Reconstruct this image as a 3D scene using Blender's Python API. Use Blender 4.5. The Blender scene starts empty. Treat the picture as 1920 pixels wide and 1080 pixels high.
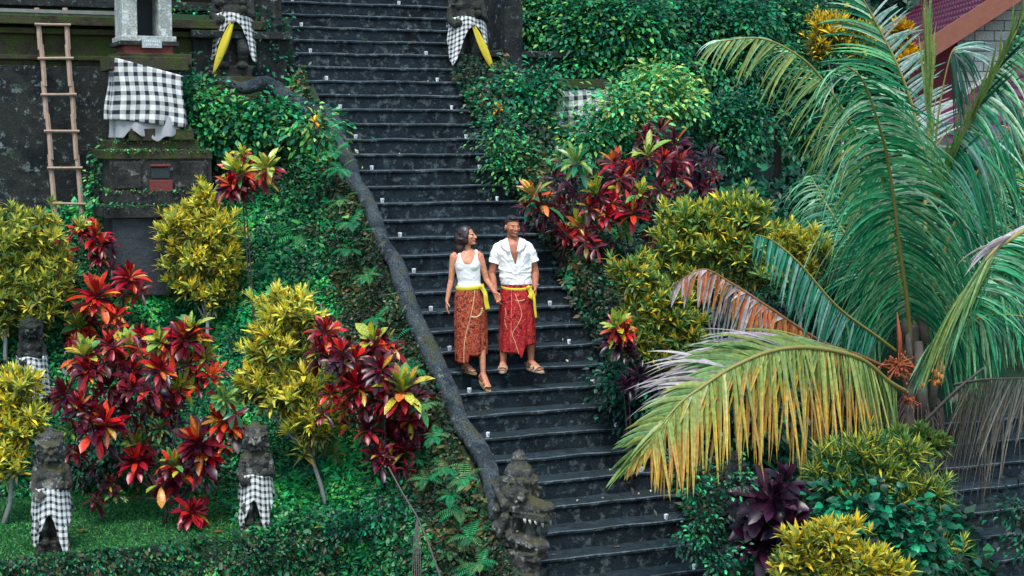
import bpy, math, random
import numpy as np
from mathutils import Vector, Matrix, noise
rnd = random.Random(7); RS = np.random.RandomState(11)
scene = bpy.context.scene; COL = scene.collection

# ------------------------------------------------------------------ camera, sky, sun, exposure
CAM = np.array([-7.450, -14.689, 4.335]); YAW = .4067; PIT = .0938; FPX = 3000.
Fw = np.array([math.sin(YAW)*math.cos(PIT), math.cos(YAW)*math.cos(PIT), -math.sin(PIT)])
Rt = np.array([math.cos(YAW), -math.sin(YAW), 0.]); Up = np.cross(Rt, Fw)
cd = bpy.data.cameras.new('camera'); cam = bpy.data.objects.new('camera', cd); COL.objects.link(cam)
M = Matrix(((Rt[0], Up[0], -Fw[0], CAM[0]), (Rt[1], Up[1], -Fw[1], CAM[1]), (Rt[2], Up[2], -Fw[2], CAM[2]), (0, 0, 0, 1)))
cam.matrix_world = M; cd.sensor_width = 36; cd.lens = 36*FPX/1920; cd.clip_end = 2000; cd.clip_start = .1
scene.camera = cam
scene.render.resolution_x = 1024; scene.render.resolution_y = 576
SUN_EL, SUN_AZ = math.radians(64), math.radians(-120)      # azimuth of the sun measured from +X
sd = Vector((math.cos(SUN_EL)*math.cos(SUN_AZ), math.cos(SUN_EL)*math.sin(SUN_AZ), math.sin(SUN_EL)))
w = bpy.data.worlds.new('World'); scene.world = w; w.use_nodes = True
nt = w.node_tree; bg = nt.nodes['Background']; sky = nt.nodes.new('ShaderNodeTexSky'); sky.sky_type = 'NISHITA'
sky.sun_disc = False; sky.sun_elevation = SUN_EL; sky.sun_rotation = math.pi/2-SUN_AZ
sky.air_density = 1.5; sky.dust_density = 1.0
nt.links.new(sky.outputs[0], bg.inputs[0]); bg.inputs[1].default_value = .13
ld = bpy.data.lights.new('sun', 'SUN'); ld.energy = 2.0; ld.angle = math.radians(22); ld.color = (1, .96, .91)
lo = bpy.data.objects.new('sun', ld); COL.objects.link(lo); lo.rotation_euler = sd.to_track_quat('Z', 'Y').to_euler()
scene.view_settings.view_transform = 'Standard'; scene.view_settings.look = 'None'
scene.view_settings.exposure = 1.1; scene.view_settings.gamma = 1

RISE, RUN = .2057, .29; S = RISE/RUN
# ------------------------------------------------------------------ helpers
def at(x, y, D): return CAM+D*(Fw+Rt*(x-960)/FPX+Up*(540-y)/FPX)
def rp(x, y, n, d):
    r = Fw+Rt*(x-960)/FPX+Up*(540-y)/FPX; n = np.array(n, float); return CAM+r*((d-n@CAM)/(n@r))
def depth(P): return float((np.array(P)-CAM)@Fw)
def lin(c): c = np.array(c, float)/255.; return np.where(c <= .04045, c/12.92, ((c+.055)/1.055)**2.4)
def nrm(v): return v/np.maximum(np.linalg.norm(v, axis=-1, keepdims=True), 1e-9)
def sstep(a, b, x): t = np.clip((x-a)/(b-a), 0, 1); return t*t*(3-2*t)

def H(X, Y):
    X = np.asarray(X, float); Y = np.asarray(Y, float)
    left = -2.6+2.72*sstep(1.45, 1.6, Y)+.02*Y
    left = left+3.0*np.clip((Y-4.3)/2.5, 0, 1)+2.75*sstep(7.25, 7.4, Y)
    right = np.clip(S*Y+.02, -4, 3.3)+14*sstep(24, 45, Y)
    mid = np.clip(S*Y-.45, -4, 6.5)
    k1 = sstep(-1.32, -1.22, X); k2 = sstep(1.2, 1.45, X)
    far = sstep(12, 16, Y)
    mid = mid*(1-far)+far*6.3
    bank = S*np.clip(Y, -.5, 6.9)+.10-1.35*np.clip(-1.38-X, 0, 9)-.2*np.sin(X*5+Y*2)*np.clip(-1.38-X, 0, .6)
    left = np.where(Y < 7.2, np.maximum(left, bank), left)
    h = left*(1-k1)+mid*k1*(1-k2)+right*k2
    k3 = sstep(4.35, 4.5, X)*(1-sstep(7.4, 7.6, X))*(1-sstep(3.5, 4, Y))
    return h-.4*k3+.03*np.sin(X*3.1+1)*np.cos(Y*2.7)*(np.abs(X) > 1.5)
def ghit(x, y, dmin=12, dmax=60):
    D = np.linspace(dmin, dmax, 1500); r = Fw+Rt*(x-960)/FPX+Up*(540-y)/FPX
    P = CAM+D[:, None]*r; b = P[:, 2] < H(P[:, 0], P[:, 1]); i = int(np.argmax(b)) if b.any() else len(D)-1
    return P[i]

MATS = {}
def new_mat(name):
    m = bpy.data.materials.new(name); m.use_nodes = True; t = m.node_tree; t.nodes.clear()
    o = t.nodes.new('ShaderNodeOutputMaterial'); b = t.nodes.new('ShaderNodeBsdfPrincipled'); t.links.new(b.outputs[0], o.inputs[0])
    MATS[name] = m; return m, t, b
def N(t, kind, **kw):
    n = t.nodes.new(kind)
    for k, v in kw.items():
        if k.startswith('i_'): n.inputs[k[2:].replace('_', ' ')].default_value = v
        else: setattr(n, k, v)
    return n
def ramp(t, fac, stops):
    r = t.nodes.new('ShaderNodeValToRGB'); e = r.color_ramp.elements
    while len(e) < len(stops): e.new(.5)
    for q, (p, c) in zip(e, stops):
        q.position = p; q.color = (*c, 1) if not np.isscalar(c) else (c, c, c, 1)
    t.links.new(fac, r.inputs[0]); return r.outputs[0]
def mix(t, f, a, b, mode='MIX'):
    n = t.nodes.new('ShaderNodeMix'); n.data_type = 'RGBA'; n.blend_type = mode
    for s, v in ((0, f), (6, a), (7, b)):
        if hasattr(v, 'links'): t.links.new(v, n.inputs[s])
        elif s == 0: n.inputs[0].default_value = v
        else: n.inputs[s].default_value = (*v, 1)
    return n.outputs[2]
def noise_t(t, scale, detail=5, rough=.6, vec=None, dist=0):
    n = N(t, 'ShaderNodeTexNoise'); n.inputs['Scale'].default_value = scale; n.inputs['Detail'].default_value = detail
    n.inputs['Roughness'].default_value = rough; n.inputs['Distortion'].default_value = dist
    if vec is not None: t.links.new(vec, n.inputs['Vector'])
    return n.outputs['Fac']
def gpos(t): return t.nodes.new('ShaderNodeNewGeometry').outputs['Position']
def bump(t, b, h, strength=.5, dist=.02):
    n = t.nodes.new('ShaderNodeBump'); n.inputs['Strength'].default_value = strength; n.inputs['Distance'].default_value = dist
    t.links.new(h, n.inputs['Height']); t.links.new(n.outputs[0], b.inputs['Normal'])

def stone(name, dark, midc, light, lich=.62, moss=None, mossamt=.5, top=None, brick=None, rough=.85, edge=None):
    m, t, b = new_mat(name); p = gpos(t)
    n1 = noise_t(t, 2.2, 6, .65, p); n2 = noise_t(t, 9, 7, .75, p); n3 = noise_t(t, 40, 4, .7, p)
    c = ramp(t, n1, [(.38, dark), (.52, midc), (.7, dark)])
    f = ramp(t, n2, [(lich, 0.), (lich+.09, 1.)]); c = mix(t, f, c, light)
    g = ramp(t, n3, [(.3, .55), (.75, 1.25)]); c = mix(t, 1., c, g, 'MULTIPLY')
    geo = t.nodes.new('ShaderNodeNewGeometry'); sx = t.nodes.new('ShaderNodeSeparateXYZ'); t.links.new(geo.outputs['Normal'], sx.inputs[0])
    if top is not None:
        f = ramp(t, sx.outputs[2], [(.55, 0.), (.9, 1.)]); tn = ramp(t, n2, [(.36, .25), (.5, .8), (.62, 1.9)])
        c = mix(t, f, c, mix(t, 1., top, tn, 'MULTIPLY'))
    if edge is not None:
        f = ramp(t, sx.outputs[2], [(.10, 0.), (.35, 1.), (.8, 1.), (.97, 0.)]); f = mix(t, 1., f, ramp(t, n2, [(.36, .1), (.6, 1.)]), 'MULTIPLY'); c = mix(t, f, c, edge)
    if moss is not None:
        ad = N(t, 'ShaderNodeMath', operation='MULTIPLY_ADD'); t.links.new(sx.outputs[2], ad.inputs[0]); ad.inputs[1].default_value = .22
        t.links.new(noise_t(t, 4.5, 6, .7, p), ad.inputs[2])
        f = ramp(t, ad.outputs[0], [(1-mossamt-.03, 0.), (1-mossamt+.1, 1.)])
        c = mix(t, f, c, mix(t, n3, tuple(np.array(moss)*.6), tuple(np.array(moss)*1.5)))
    if brick is not None:
        tc = t.nodes.new('ShaderNodeTexCoord'); br = N(t, 'ShaderNodeTexBrick'); t.links.new(tc.outputs['UV'], br.inputs[0])
        br.inputs['Scale'].default_value = 1; br.inputs['Brick Width'].default_value = brick[0]; br.inputs['Row Height'].default_value = brick[1]
        br.inputs['Mortar Size'].default_value = .012; br.inputs['Color1'].default_value = (1, 1, 1, 1); br.inputs['Color2'].default_value = (.75, .75, .75, 1)
        br.inputs['Mortar'].default_value = (.25, .25, .25, 1)
        c = mix(t, 1., c, br.outputs[0], 'MULTIPLY')
    t.links.new(c, b.inputs['Base Color']); b.inputs['Roughness'].default_value = rough; b.inputs['Specular IOR Level'].default_value = .25
    hb = N(t, 'ShaderNodeMath', operation='MULTIPLY_ADD'); t.links.new(n3, hb.inputs[0]); hb.inputs[1].default_value = .4; t.links.new(n2, hb.inputs[2])
    bump(t, b, hb.outputs[0], .8, .03); return m
def flat(name, c, rough=.6, nz=.25, scale=20, metal=0, spec=.4):
    m, t, b = new_mat(name); n = noise_t(t, scale, 5, .6, gpos(t))
    c = np.array(c); cc = mix(t, n, tuple(c*(1-nz)), tuple(np.minimum(c*(1+nz), .95)))
    t.links.new(cc, b.inputs['Base Color']); b.inputs['Roughness'].default_value = rough; b.inputs['Metallic'].default_value = metal
    b.inputs['Specular IOR Level'].default_value = spec; bump(t, b, n, .25, .01); return m
def leafmat(name, rough=.42, spec=.45, trans=.3, mot=.35, scale=30):
    m, t, b = new_mat(name); a = N(t, 'ShaderNodeAttribute', attribute_name='col')
    g = ramp(t, noise_t(t, scale, 3, .6, gpos(t)), [(.3, 1-mot), (.7, 1+mot*.6)])
    c = mix(t, 1., a.outputs['Color'], g, 'MULTIPLY'); t.links.new(c, b.inputs['Base Color'])
    b.inputs['Roughness'].default_value = rough; b.inputs['Specular IOR Level'].default_value = spec
    if trans:
        o = [n for n in t.nodes if n.type == 'OUTPUT_MATERIAL'][0]; tr = t.nodes.new('ShaderNodeBsdfTranslucent'); t.links.new(c, tr.inputs[0])
        ms = t.nodes.new('ShaderNodeMixShader'); ms.inputs[0].default_value = trans
        t.links.new(b.outputs[0], ms.inputs[1]); t.links.new(tr.outputs[0], ms.inputs[2]); t.links.new(ms.outputs[0], o.inputs[0])
    return m

K0 = (.006, .009, .012)
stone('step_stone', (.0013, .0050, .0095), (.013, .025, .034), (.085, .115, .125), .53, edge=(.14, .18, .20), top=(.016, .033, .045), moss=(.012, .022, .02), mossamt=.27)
stone('wall_stone', (.004, .009, .013), (.026, .030, .028), (.20, .26, .27), .56, moss=(.02, .05, .012), mossamt=.36)
stone('wall_stone_brown', (.022, .020, .014), (.055, .048, .032), (.11, .12, .1), .6, moss=(.035, .055, .012), mossamt=.52)
stone('parapet_stone', (.008, .010, .008), (.035, .033, .022), (.12, .13, .1), .62, moss=(.02, .03, .010), mossamt=.36)
stone('naga_scales', (.016, .028, .038), (.065, .085, .095), (.20, .23, .22), .57, moss=(.05, .055, .025), mossamt=.30)
def scales(name):
    m = MATS[name]; t = m.node_tree; b_ = [n for n in t.nodes if n.type == 'BSDF_PRINCIPLED'][0]
    v = N(t, 'ShaderNodeTexVoronoi', feature='DISTANCE_TO_EDGE'); v.inputs['Scale'].default_value = 36; t.links.new(gpos(t), v.inputs['Vector'])
    r_ = ramp(t, v.outputs['Distance'], [(.0, 0.), (.12, 1.)]); old = b_.inputs['Base Color'].links[0].from_socket
    t.links.new(mix(t, 1., old, ramp(t, v.outputs['Distance'], [(.0, .8), (.12, 1.1)]), 'MULTIPLY'), b_.inputs['Base Color']); bump(t, b_, r_, .8, .02)
scales('naga_scales')
stone('statue_stone', (.012, .014, .015), (.07, .07, .066), (.34, .36, .34), .54, moss=(.05, .05, .022), mossamt=.38)
stone('dark_statue', (.009, .011, .012), (.036, .038, .036), (.2, .22, .21), .57, moss=(.02, .035, .012), mossamt=.36)
stone('white_plaster', (.30, .34, .32), (.42, .45, .42), (.6, .65, .62), .5)
stone('grey_block', (.03, .04, .05), (.05, .062, .075), (.1, .12, .13), .66)
stone('house_block', (.40, .45, .42), (.48, .53, .49), (.6, .64, .6), .55, brick=(.37, .19))
stone('soil', (.006, .012, .006), (.014, .02, .01), (.03, .04, .02), .68, moss=(.010, .035, .014), mossamt=.45)
flat('red_brick', (.13, .03, .028), .9, .4, 25); flat('plaque', (.32, .38, .4), .5); flat('plaque_text', (.7, .75, .78), .5)
flat('wood', (.30, .22, .17), .8, .45, 18); flat('rail_wood', (.16, .17, .16), .85, .4, 12); flat('fascia', (.20, .075, .045), .7, .3, 8)
flat('red_wall', (.13, .006, .018), .7, .2, 4); flat('roof_tile', (.10, .016, .045), .28, .4, 5, spec=.9)
flat('bark', (.09, .085, .075), .9, .5, 25); flat('pale_bark', (.22, .23, .22), .9, .4, 25); flat('dark_bark', (.03, .028, .025), .9, .4, 25)
flat('niche', (.016, .024, .03), .7, .3, 30); flat('white_cloth', (.78, .79, .78), .8, .05, 8, spec=.2); flat('yellow_cloth', (.52, .43, .035), .7, .12, 20, spec=.2)
flat('grey_cloth', (.27, .29, .31), .85, .15, 12); flat('lamp_white', (.75, .8, .82), .4, .05); flat('lamp_mark', (.2, .24, .27), .4)
flat('sandal_tan', (.45, .33, .22), .6, .2, 40); flat('sandal_gold', (.42, .30, .16), .4, .2, 40, metal=.4); flat('watch_steel', (.6, .65, .68), .25, .1, 60, metal=.7)
flat('black_button', (.02, .02, .02)); flat('trim_gold', (.60, .42, .22), .6, .2, 60); flat('blossom', (.8, .45, .02), .5, .2, 30)
flat('rachis_green', (.22, .20, .05), .5, .3, 30); flat('rachis_brown', (.20, .09, .03), .7, .3, 30); flat('palm_trunk', (.12, .105, .09), .95, .5, 14)
flat('orange_husk', (.30, .075, .03), .7, .4, 30); flat('coconut_young', (.34, .13, .03), .5, .35, 20); flat('fibre', (.10, .07, .06), .95, .5, 40)
flat('pot', (.14, .2, .18), .6, .3, 20); flat('tooth', (.42, .43, .38), .7, .4, 30)
leafmat('leaf', .5, .3, .3, .4, 34); leafmat('leaf_gloss', .45, .35, .22, .5, 45); leafmat('leaf_croton', .33, .5, .2, .6, 60); leafmat('leaf_palm', .4, .5, .3, .4, 22); leafmat('skin', .5, .35, 0, .28, 28)
leafmat('hair', .4, .5, 0, .5, 90)

def poleng():
    m, t, b = new_mat('checkered_cloth'); tc = t.nodes.new('ShaderNodeTexCoord'); sp = t.nodes.new('ShaderNodeSeparateXYZ'); t.links.new(tc.outputs['UV'], sp.inputs[0])
    fs = []
    for k in (0, 1):
        fr = N(t, 'ShaderNodeMath', operation='FRACT'); t.links.new(sp.outputs[k], fr.inputs[0])
        g = N(t, 'ShaderNodeMath', operation='GREATER_THAN'); t.links.new(fr.outputs[0], g.inputs[0]); g.inputs[1].default_value = .56; fs.append(g.outputs[0])
    s = N(t, 'ShaderNodeMath', operation='ADD'); t.links.new(fs[0], s.inputs[0]); t.links.new(fs[1], s.inputs[1])
    h = N(t, 'ShaderNodeMath', operation='MULTIPLY'); t.links.new(s.outputs[0], h.inputs[0]); h.inputs[1].default_value = .5
    c = ramp(t, h.outputs[0], [(0., (.66, .69, .68)), (.25, (.30, .32, .31)), (.75, (.018, .02, .04))]); t.nodes[-1].color_ramp.interpolation = 'CONSTANT'
    c = mix(t, 1., c, ramp(t, noise_t(t, 9, 4, .6, gpos(t)), [(.3, .7), (.7, 1.1)]), 'MULTIPLY')
    t.links.new(c, b.inputs['Base Color']); b.inputs['Roughness'].default_value = .85; b.inputs['Specular IOR Level'].default_value = .2; return m
poleng()
def batik(name, base, dark, motif, gold, sc):
    m, t, b = new_mat(name); tc = t.nodes.new('ShaderNodeTexCoord'); uv = tc.outputs['UV']
    v = N(t, 'ShaderNodeTexVoronoi', feature='F1'); v.inputs['Scale'].default_value = sc; t.links.new(uv, v.inputs['Vector'])
    c = mix(t, ramp(t, noise_t(t, sc*1.1, 3, .6, uv, 2.), [(.47, 0.), (.54, 1.)]), base, motif)
    c = mix(t, ramp(t, v.outputs['Distance'], [(.16, 1.), (.24, 0.)]), c, dark)
    c = mix(t, ramp(t, noise_t(t, sc*.6, 4, .6, uv), [(.56, 0.), (.62, 1.)]), c, dark)
    c = mix(t, ramp(t, noise_t(t, sc*1.5, 3, .6, uv, 1.5), [(.585, 0.), (.63, 1.)]), c, gold)
    t.links.new(c, b.inputs['Base Color']); b.inputs['Roughness'].default_value = .8; b.inputs['Specular IOR Level'].default_value = .2; return m
batik('batik_red', (.26, .006, .012), (.04, .004, .010), (.42, .02, .025), (.50, .14, .07), 24)
batik('batik_brown', (.17, .014, .012), (.03, .005, .014), (.40, .085, .035), (.46, .20, .08), 26)

# ---- objects
def props(o, label=None, cat=None, group=None, kind=None):
    if label: o['label'] = label
    if cat: o['category'] = cat
    if group: o['group'] = group
    if kind: o['kind'] = kind
    return o
def empty(name, loc, rz=0, label=None, cat=None, group=None):
    o = bpy.data.objects.new(name, None); COL.objects.link(o); o.location = tuple(loc); o.rotation_euler = (0, 0, rz); o.empty_display_size = .1
    return props(o, label, cat, group)
def link(name, me, parent=None, mat=None):
    o = bpy.data.objects.new(name, me); COL.objects.link(o)
    if mat: me.materials.clear(); me.materials.append(MATS[mat])
    if parent: o.parent = parent
    return o
def copy_tree(o, parent=None):
    c = o.copy(); COL.objects.link(c); c.parent = parent
    for ch in list(o.children): copy_tree(ch, c)
    return c

class MB:
    def __init__(s): s.v = []; s.f = []; s.uv = {}
    def add(s, vs, fs, uvs=None):
        b = len(s.v); s.v += [tuple(map(float, p)) for p in vs]
        for i, f in enumerate(fs):
            if uvs is not None: s.uv[len(s.f)] = uvs[i]
            s.f.append([b+k for k in f])
        return s
    def box(s, c, d, rot=None, taper=1, uvm=False):
        x, y, z = np.array(d)/2.; p = []
        for k in (-1, 1):
            q = taper if k > 0 else 1
            for a, b in ((-1, -1), (1, -1), (1, 1), (-1, 1)): p.append((a*x*q, b*y*q, k*z))
        p = np.array(p)
        if rot is not None: p = p@np.array(rot).T
        fs = [(3, 2, 1, 0), (4, 5, 6, 7), (0, 1, 5, 4), (1, 2, 6, 5), (2, 3, 7, 6), (3, 0, 4, 7)]
        uvs = None
        if uvm:
            X, Y, Z = d
            uvs = [[(0, 0), (X, 0), (X, Y), (0, Y)]]*2+[[(0, 0), (X, 0), (X, Z), (0, Z)], [(0, 0), (Y, 0), (Y, Z), (0, Z)]]*2
        return s.add(p+np.array(c), fs, uvs)
    def tube(s, pts, rs, seg=8, caps=True, ell=1.):
        pts = np.array(pts, float); n = len(pts); rs = np.ones(n)*np.array(rs)
        T = nrm(np.gradient(pts, axis=0)); ref = np.array([0, 0, 1.]) if abs(T[:, 2]).mean() < .8 else np.array([1., 0, 0])
        vs = []
        for i in range(n):
            a = nrm(np.cross(T[i], ref)); b = np.cross(a, T[i])
            for k in range(seg):
                th = 2*math.pi*k/seg; vs.append(pts[i]+rs[i]*(math.cos(th)*a+math.sin(th)*b*ell))
        fs = [(i*seg+k, i*seg+(k+1) % seg, (i+1)*seg+(k+1) % seg, (i+1)*seg+k) for i in range(n-1) for k in range(seg)]
        if caps: fs += [list(range(seg))[::-1], [(n-1)*seg+k for k in range(seg)]]
        return s.add(vs, fs)
    def ell(s, c, r, rot=None, nu=14, nv=9):
        vs = []; r = np.array(r)*np.ones(3)
        for j in range(nv+1):
            ph = math.pi*j/nv
            for k in range(nu):
                th = 2*math.pi*k/nu; vs.append((math.sin(ph)*math.cos(th), math.sin(ph)*math.sin(th), math.cos(ph)))
        vs = np.array(vs)*r
        if rot is not None: vs = vs@np.array(rot).T
        fs = [(j*nu+k, (j+1)*nu+k, (j+1)*nu+(k+1) % nu, j*nu+(k+1) % nu) for j in range(nv) for k in range(nu)]
        return s.add(vs+np.array(c), fs)
    def cap(s, p0, p1, r0, r1, seg=12):      # tapered capsule
        p0 = np.array(p0, float); p1 = np.array(p1, float); d = p1-p0; L = np.linalg.norm(d)+1e-9; d = d/L
        pts = []; rs = []
        for a in (-90, -60, -30): pts.append(p0+d*r0*math.sin(math.radians(a))); rs.append(max(r0*math.cos(math.radians(a)), 1e-4))
        for q in (0, .5, 1): pts.append(p0+d*L*q); rs.append(r0+(r1-r0)*q)
        for a in (30, 60, 90): pts.append(p1+d*r1*math.sin(math.radians(a))); rs.append(max(r1*math.cos(math.radians(a)), 1e-4))
        return s.tube(pts, rs, seg)
    def lathe(s, prof, c=(0, 0, 0), seg=16, sx=1, sy=1):
        vs = [(r*math.cos(2*math.pi*k/seg)*sx+c[0], r*math.sin(2*math.pi*k/seg)*sy+c[1], z+c[2]) for r, z in prof for k in range(seg)]; n = len(prof)
        fs = [(i*seg+k, i*seg+(k+1) % seg, (i+1)*seg+(k+1) % seg, (i+1)*seg+k) for i in range(n-1) for k in range(seg)]
        fs += [list(range(seg))[::-1], [(n-1)*seg+k for k in range(seg)]]
        return s.add(vs, fs)
    def prism(s, poly, axis, a, b):          # poly in the two other axes
        n = len(poly); vs = []
        for h in (a, b):
            for p in poly:
                q = list(p); q.insert(axis, h); vs.append(q)
        return s.add(vs, [list(range(n)), list(range(n, 2*n))[::-1]]+[(i, i+n, (i+1) % n+n, (i+1) % n) for i in range(n)])
    def grid(s, P, UV=None):                 # P (a,b,3)
        a, b = P.shape[:2]; fs = [(i*b+j, i*b+j+1, (i+1)*b+j+1, (i+1)*b+j) for i in range(a-1) for j in range(b-1)]
        uvs = None
        if UV is not None: U = UV.reshape(-1, 2); uvs = [[tuple(U[k]) for k in f] for f in fs]
        return s.add(P.reshape(-1, 3), fs, uvs)
    def mesh(s, name='m'):
        me = bpy.data.meshes.new(name); me.from_pydata(s.v, [], s.f)
        if s.uv:
            l = me.uv_layers.new(name='UVMap'); i = 0
            for k, f in enumerate(s.f):
                u = s.uv.get(k)
                for j in range(len(f)):
                    if u is not None: l.data[i].uv = u[j]
                    i += 1
        me.update(); return me
    def build(s, name, mat, parent=None, smooth=False, bevel=0, solid=0, nz=0, nsc=6, sub=0):
        o = link(name, s.mesh(name), parent, mat)
        if nz or sub or bevel or solid or True:
            import bmesh
            bm = bmesh.new(); bm.from_mesh(o.data); 
            if not s.uv: bmesh.ops.remove_doubles(bm, verts=bm.verts, dist=1e-5)
            if not solid: bmesh.ops.recalc_face_normals(bm, faces=bm.faces)
            if bevel: bmesh.ops.bevel(bm, geom=[e for e in bm.edges if len(e.link_faces) == 2 and e.calc_face_angle(0) > .6], offset=bevel, segments=2, affect='EDGES', profile=.6)
            if sub: bmesh.ops.subdivide_edges(bm, edges=bm.edges, cuts=sub, use_grid_fill=True)
            if nz:
                bm.normal_update()
                for v in bm.verts: v.co += v.normal*nz*noise.noise(v.co*nsc)
            bm.to_mesh(o.data); bm.free()
        if smooth:
            for p in o.data.polygons: p.use_smooth = True
        if solid:
            md = o.modifiers.new('thick', 'SOLIDIFY'); md.thickness = solid; md.offset = 0
        return o
    def fuse(s, name, mat, parent=None, voxel=.01, it=3, nz=0, nsc=8, cut=None, colf=None, nz2=0, nsc2=40):
        t = bpy.data.objects.new('tmp', s.mesh('tmp')); COL.objects.link(t)
        md = t.modifiers.new('r', 'REMESH'); md.mode = 'VOXEL'; md.voxel_size = voxel; md.use_smooth_shade = True
        if it: sm = t.modifiers.new('s', 'SMOOTH'); sm.iterations = it; sm.factor = .6
        dg = bpy.context.evaluated_depsgraph_get(); me = bpy.data.meshes.new_from_object(t.evaluated_get(dg)); bpy.data.objects.remove(t)
        me.name = name; n = len(me.vertices); co = np.empty(n*3); me.vertices.foreach_get('co', co); co = co.reshape(-1, 3)
        if nz or nz2:
            nv = np.empty(n*3); me.vertices.foreach_get('normal', nv); nv = nv.reshape(-1, 3)
            for i in range(n):
                p = Vector(co[i]); co[i] += nv[i]*(nz*noise.fractal(p*nsc, 1, 2, 3)+(nz2*noise.noise(p*nsc2) if nz2 else 0))
            me.vertices.foreach_set('co', co.ravel()); me.update()
        if cut is not None:
            import bmesh
            bm = bmesh.new(); bm.from_mesh(me); bmesh.ops.delete(bm, geom=[v for v in bm.verts if cut(v.co)], context='VERTS')
            for _ in range(14):
                new = {}
                for v in bm.verts:
                    if v.is_boundary:
                        nb = [e.other_vert(v).co for e in v.link_edges if e.is_boundary]
                        if len(nb) == 2: new[v] = v.co*.4+(nb[0]+nb[1])*.3
                for v, c_ in new.items(): v.co = c_
            bm.to_mesh(me); bm.free()
            n = len(me.vertices); co = np.empty(n*3); me.vertices.foreach_get('co', co); co = co.reshape(-1, 3)
        if colf is not None:
            c = np.ones((n, 4)); c[:, :3] = colf(co); a = me.color_attributes.new('col', 'FLOAT_COLOR', 'POINT'); a.data.foreach_set('color', c.ravel())
        for p in me.polygons: p.use_smooth = True
        return link(name, me, parent, mat)

class LM:                                    # many leaf blades in one mesh, coloured per leaf
    def __init__(s): s.V = []; s.F = []; s.C = []; s.n = 0
    def blades(s, P, T, Nn, L, W, C0, C1=None, Cm=None, K=4, droop=.2, fold=.25, prof=None, mid=True, cp=None):
        P = np.atleast_2d(P); n = len(P); T = nrm(T+np.zeros((n, 3))); Nn = Nn+np.zeros((n, 3)); L = np.ones(n)*L; W = np.ones(n)*W; droop = np.ones(n)*droop
        C0 = C0+np.zeros((n, 3)); C1 = C0 if C1 is None else C1+np.zeros((n, 3)); Cm = None if Cm is None else Cm+np.zeros((n, 3))
        side = nrm(np.cross(T, Nn)); Nn = nrm(np.cross(side, T)); t = np.linspace(0, 1, K)
        w = (np.sin(np.pi*np.clip(t, .06, .97)**.85)*.96+.04) if prof is None else np.interp(t, *prof)
        c = P.copy(); d = T.copy(); V = []; C = []; dn = np.array([0, 0, -1.])
        for k in range(K):
            if k: d = nrm(d+dn*(droop*2./(K-1))[:, None]); c = c+d*(L/(K-1))[:, None]
            nn = np.cross(side, d); q_ = t[k] if cp is None else float(sstep(cp[0], cp[1], t[k])); cc = C0*(1-q_)+C1*q_; e = side*(W*w[k])[:, None]
            if mid:
                up = nn*(fold*W*w[k])[:, None]; V += [c-e+up, c, c+e+up]; C += [cc, cc if Cm is None else Cm, cc]
            else: V += [c-e, c+e]; C += [cc, cc]
        m = 3 if mid else 2; V = np.stack(V, 1); C = np.stack(C, 1); nvp = K*m
        q = [(k*m+j, k*m+j+1, (k+1)*m+j+1, (k+1)*m+j) for k in range(K-1) for j in range(m-1)]
        F = (np.array(q)[None]+(np.arange(n)*nvp)[:, None, None]).reshape(-1, 4)+s.n
        s.V.append(V.reshape(-1, 3)); s.C.append(C.reshape(-1, 3)); s.F.append(F); s.n += n*nvp; return s
    def build(s, name, mat='leaf', parent=None):
        V = np.concatenate(s.V); F = np.concatenate(s.F); C = np.concatenate(s.C)
        if parent is not None: V = V-np.array(parent['_o'])
        me = bpy.data.meshes.new(name); me.vertices.add(len(V)); me.vertices.foreach_set('co', V.ravel())
        me.loops.add(F.size); me.loops.foreach_set('vertex_index', F.ravel().astype(np.int32)); me.polygons.add(len(F))
        me.polygons.foreach_set('loop_start', np.arange(0, F.size, 4, dtype=np.int32)); me.polygons.foreach_set('use_smooth', np.ones(len(F), bool))
        me.update(calc_edges=True); a = me.color_attributes.new('col', 'FLOAT_COLOR', 'POINT')
        a.data.foreach_set('color', np.c_[np.clip(C, 0, 1), np.ones(len(C))].ravel()); me.validate()
        return link(name, me, parent, mat)
def root(name, loc, label, cat, group=None):
    o = empty(name, loc, 0, label, cat, group); o['_o'] = [float(a) for a in loc]; return o
def off(mb, r):                              # world-built MB into the frame of a root
    o = np.array(r['_o']); mb.v = [tuple(np.array(p)-o) for p in mb.v]; return mb
def rdir(n): return nrm(RS.normal(size=(n, 3)))
def pick(pal, n, j=.15):
    pal = np.array([lin(c) for c in pal]); c = pal[RS.randint(len(pal), size=n)]; return c*(1+RS.uniform(-j, j, (n, 1)))

# ------------------------------------------------------------------ ground
def build_ground():
    xs = np.unique(np.concatenate([np.linspace(-260, -14, 14), np.arange(-14, -1.6, .2), np.arange(-1.6, 1.7, .06), np.arange(1.7, 16, .2), np.linspace(16, 260, 16)]))
    ys = np.unique(np.concatenate([np.linspace(-60, -6, 8), np.arange(-6, 1.2, .2), np.arange(1.2, 2, .05), np.arange(2, 7, .12), np.arange(7, 8, .05), np.arange(8, 28, .4), np.linspace(28, 300, 16)]))
    X, Y = np.meshgrid(xs, ys, indexing='ij'); Z = H(X, Y)
    m = MB().grid(np.stack([X, Y, Z], -1)); return props(m.build('ground', 'soil', smooth=True), kind='structure')
build_ground()
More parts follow.
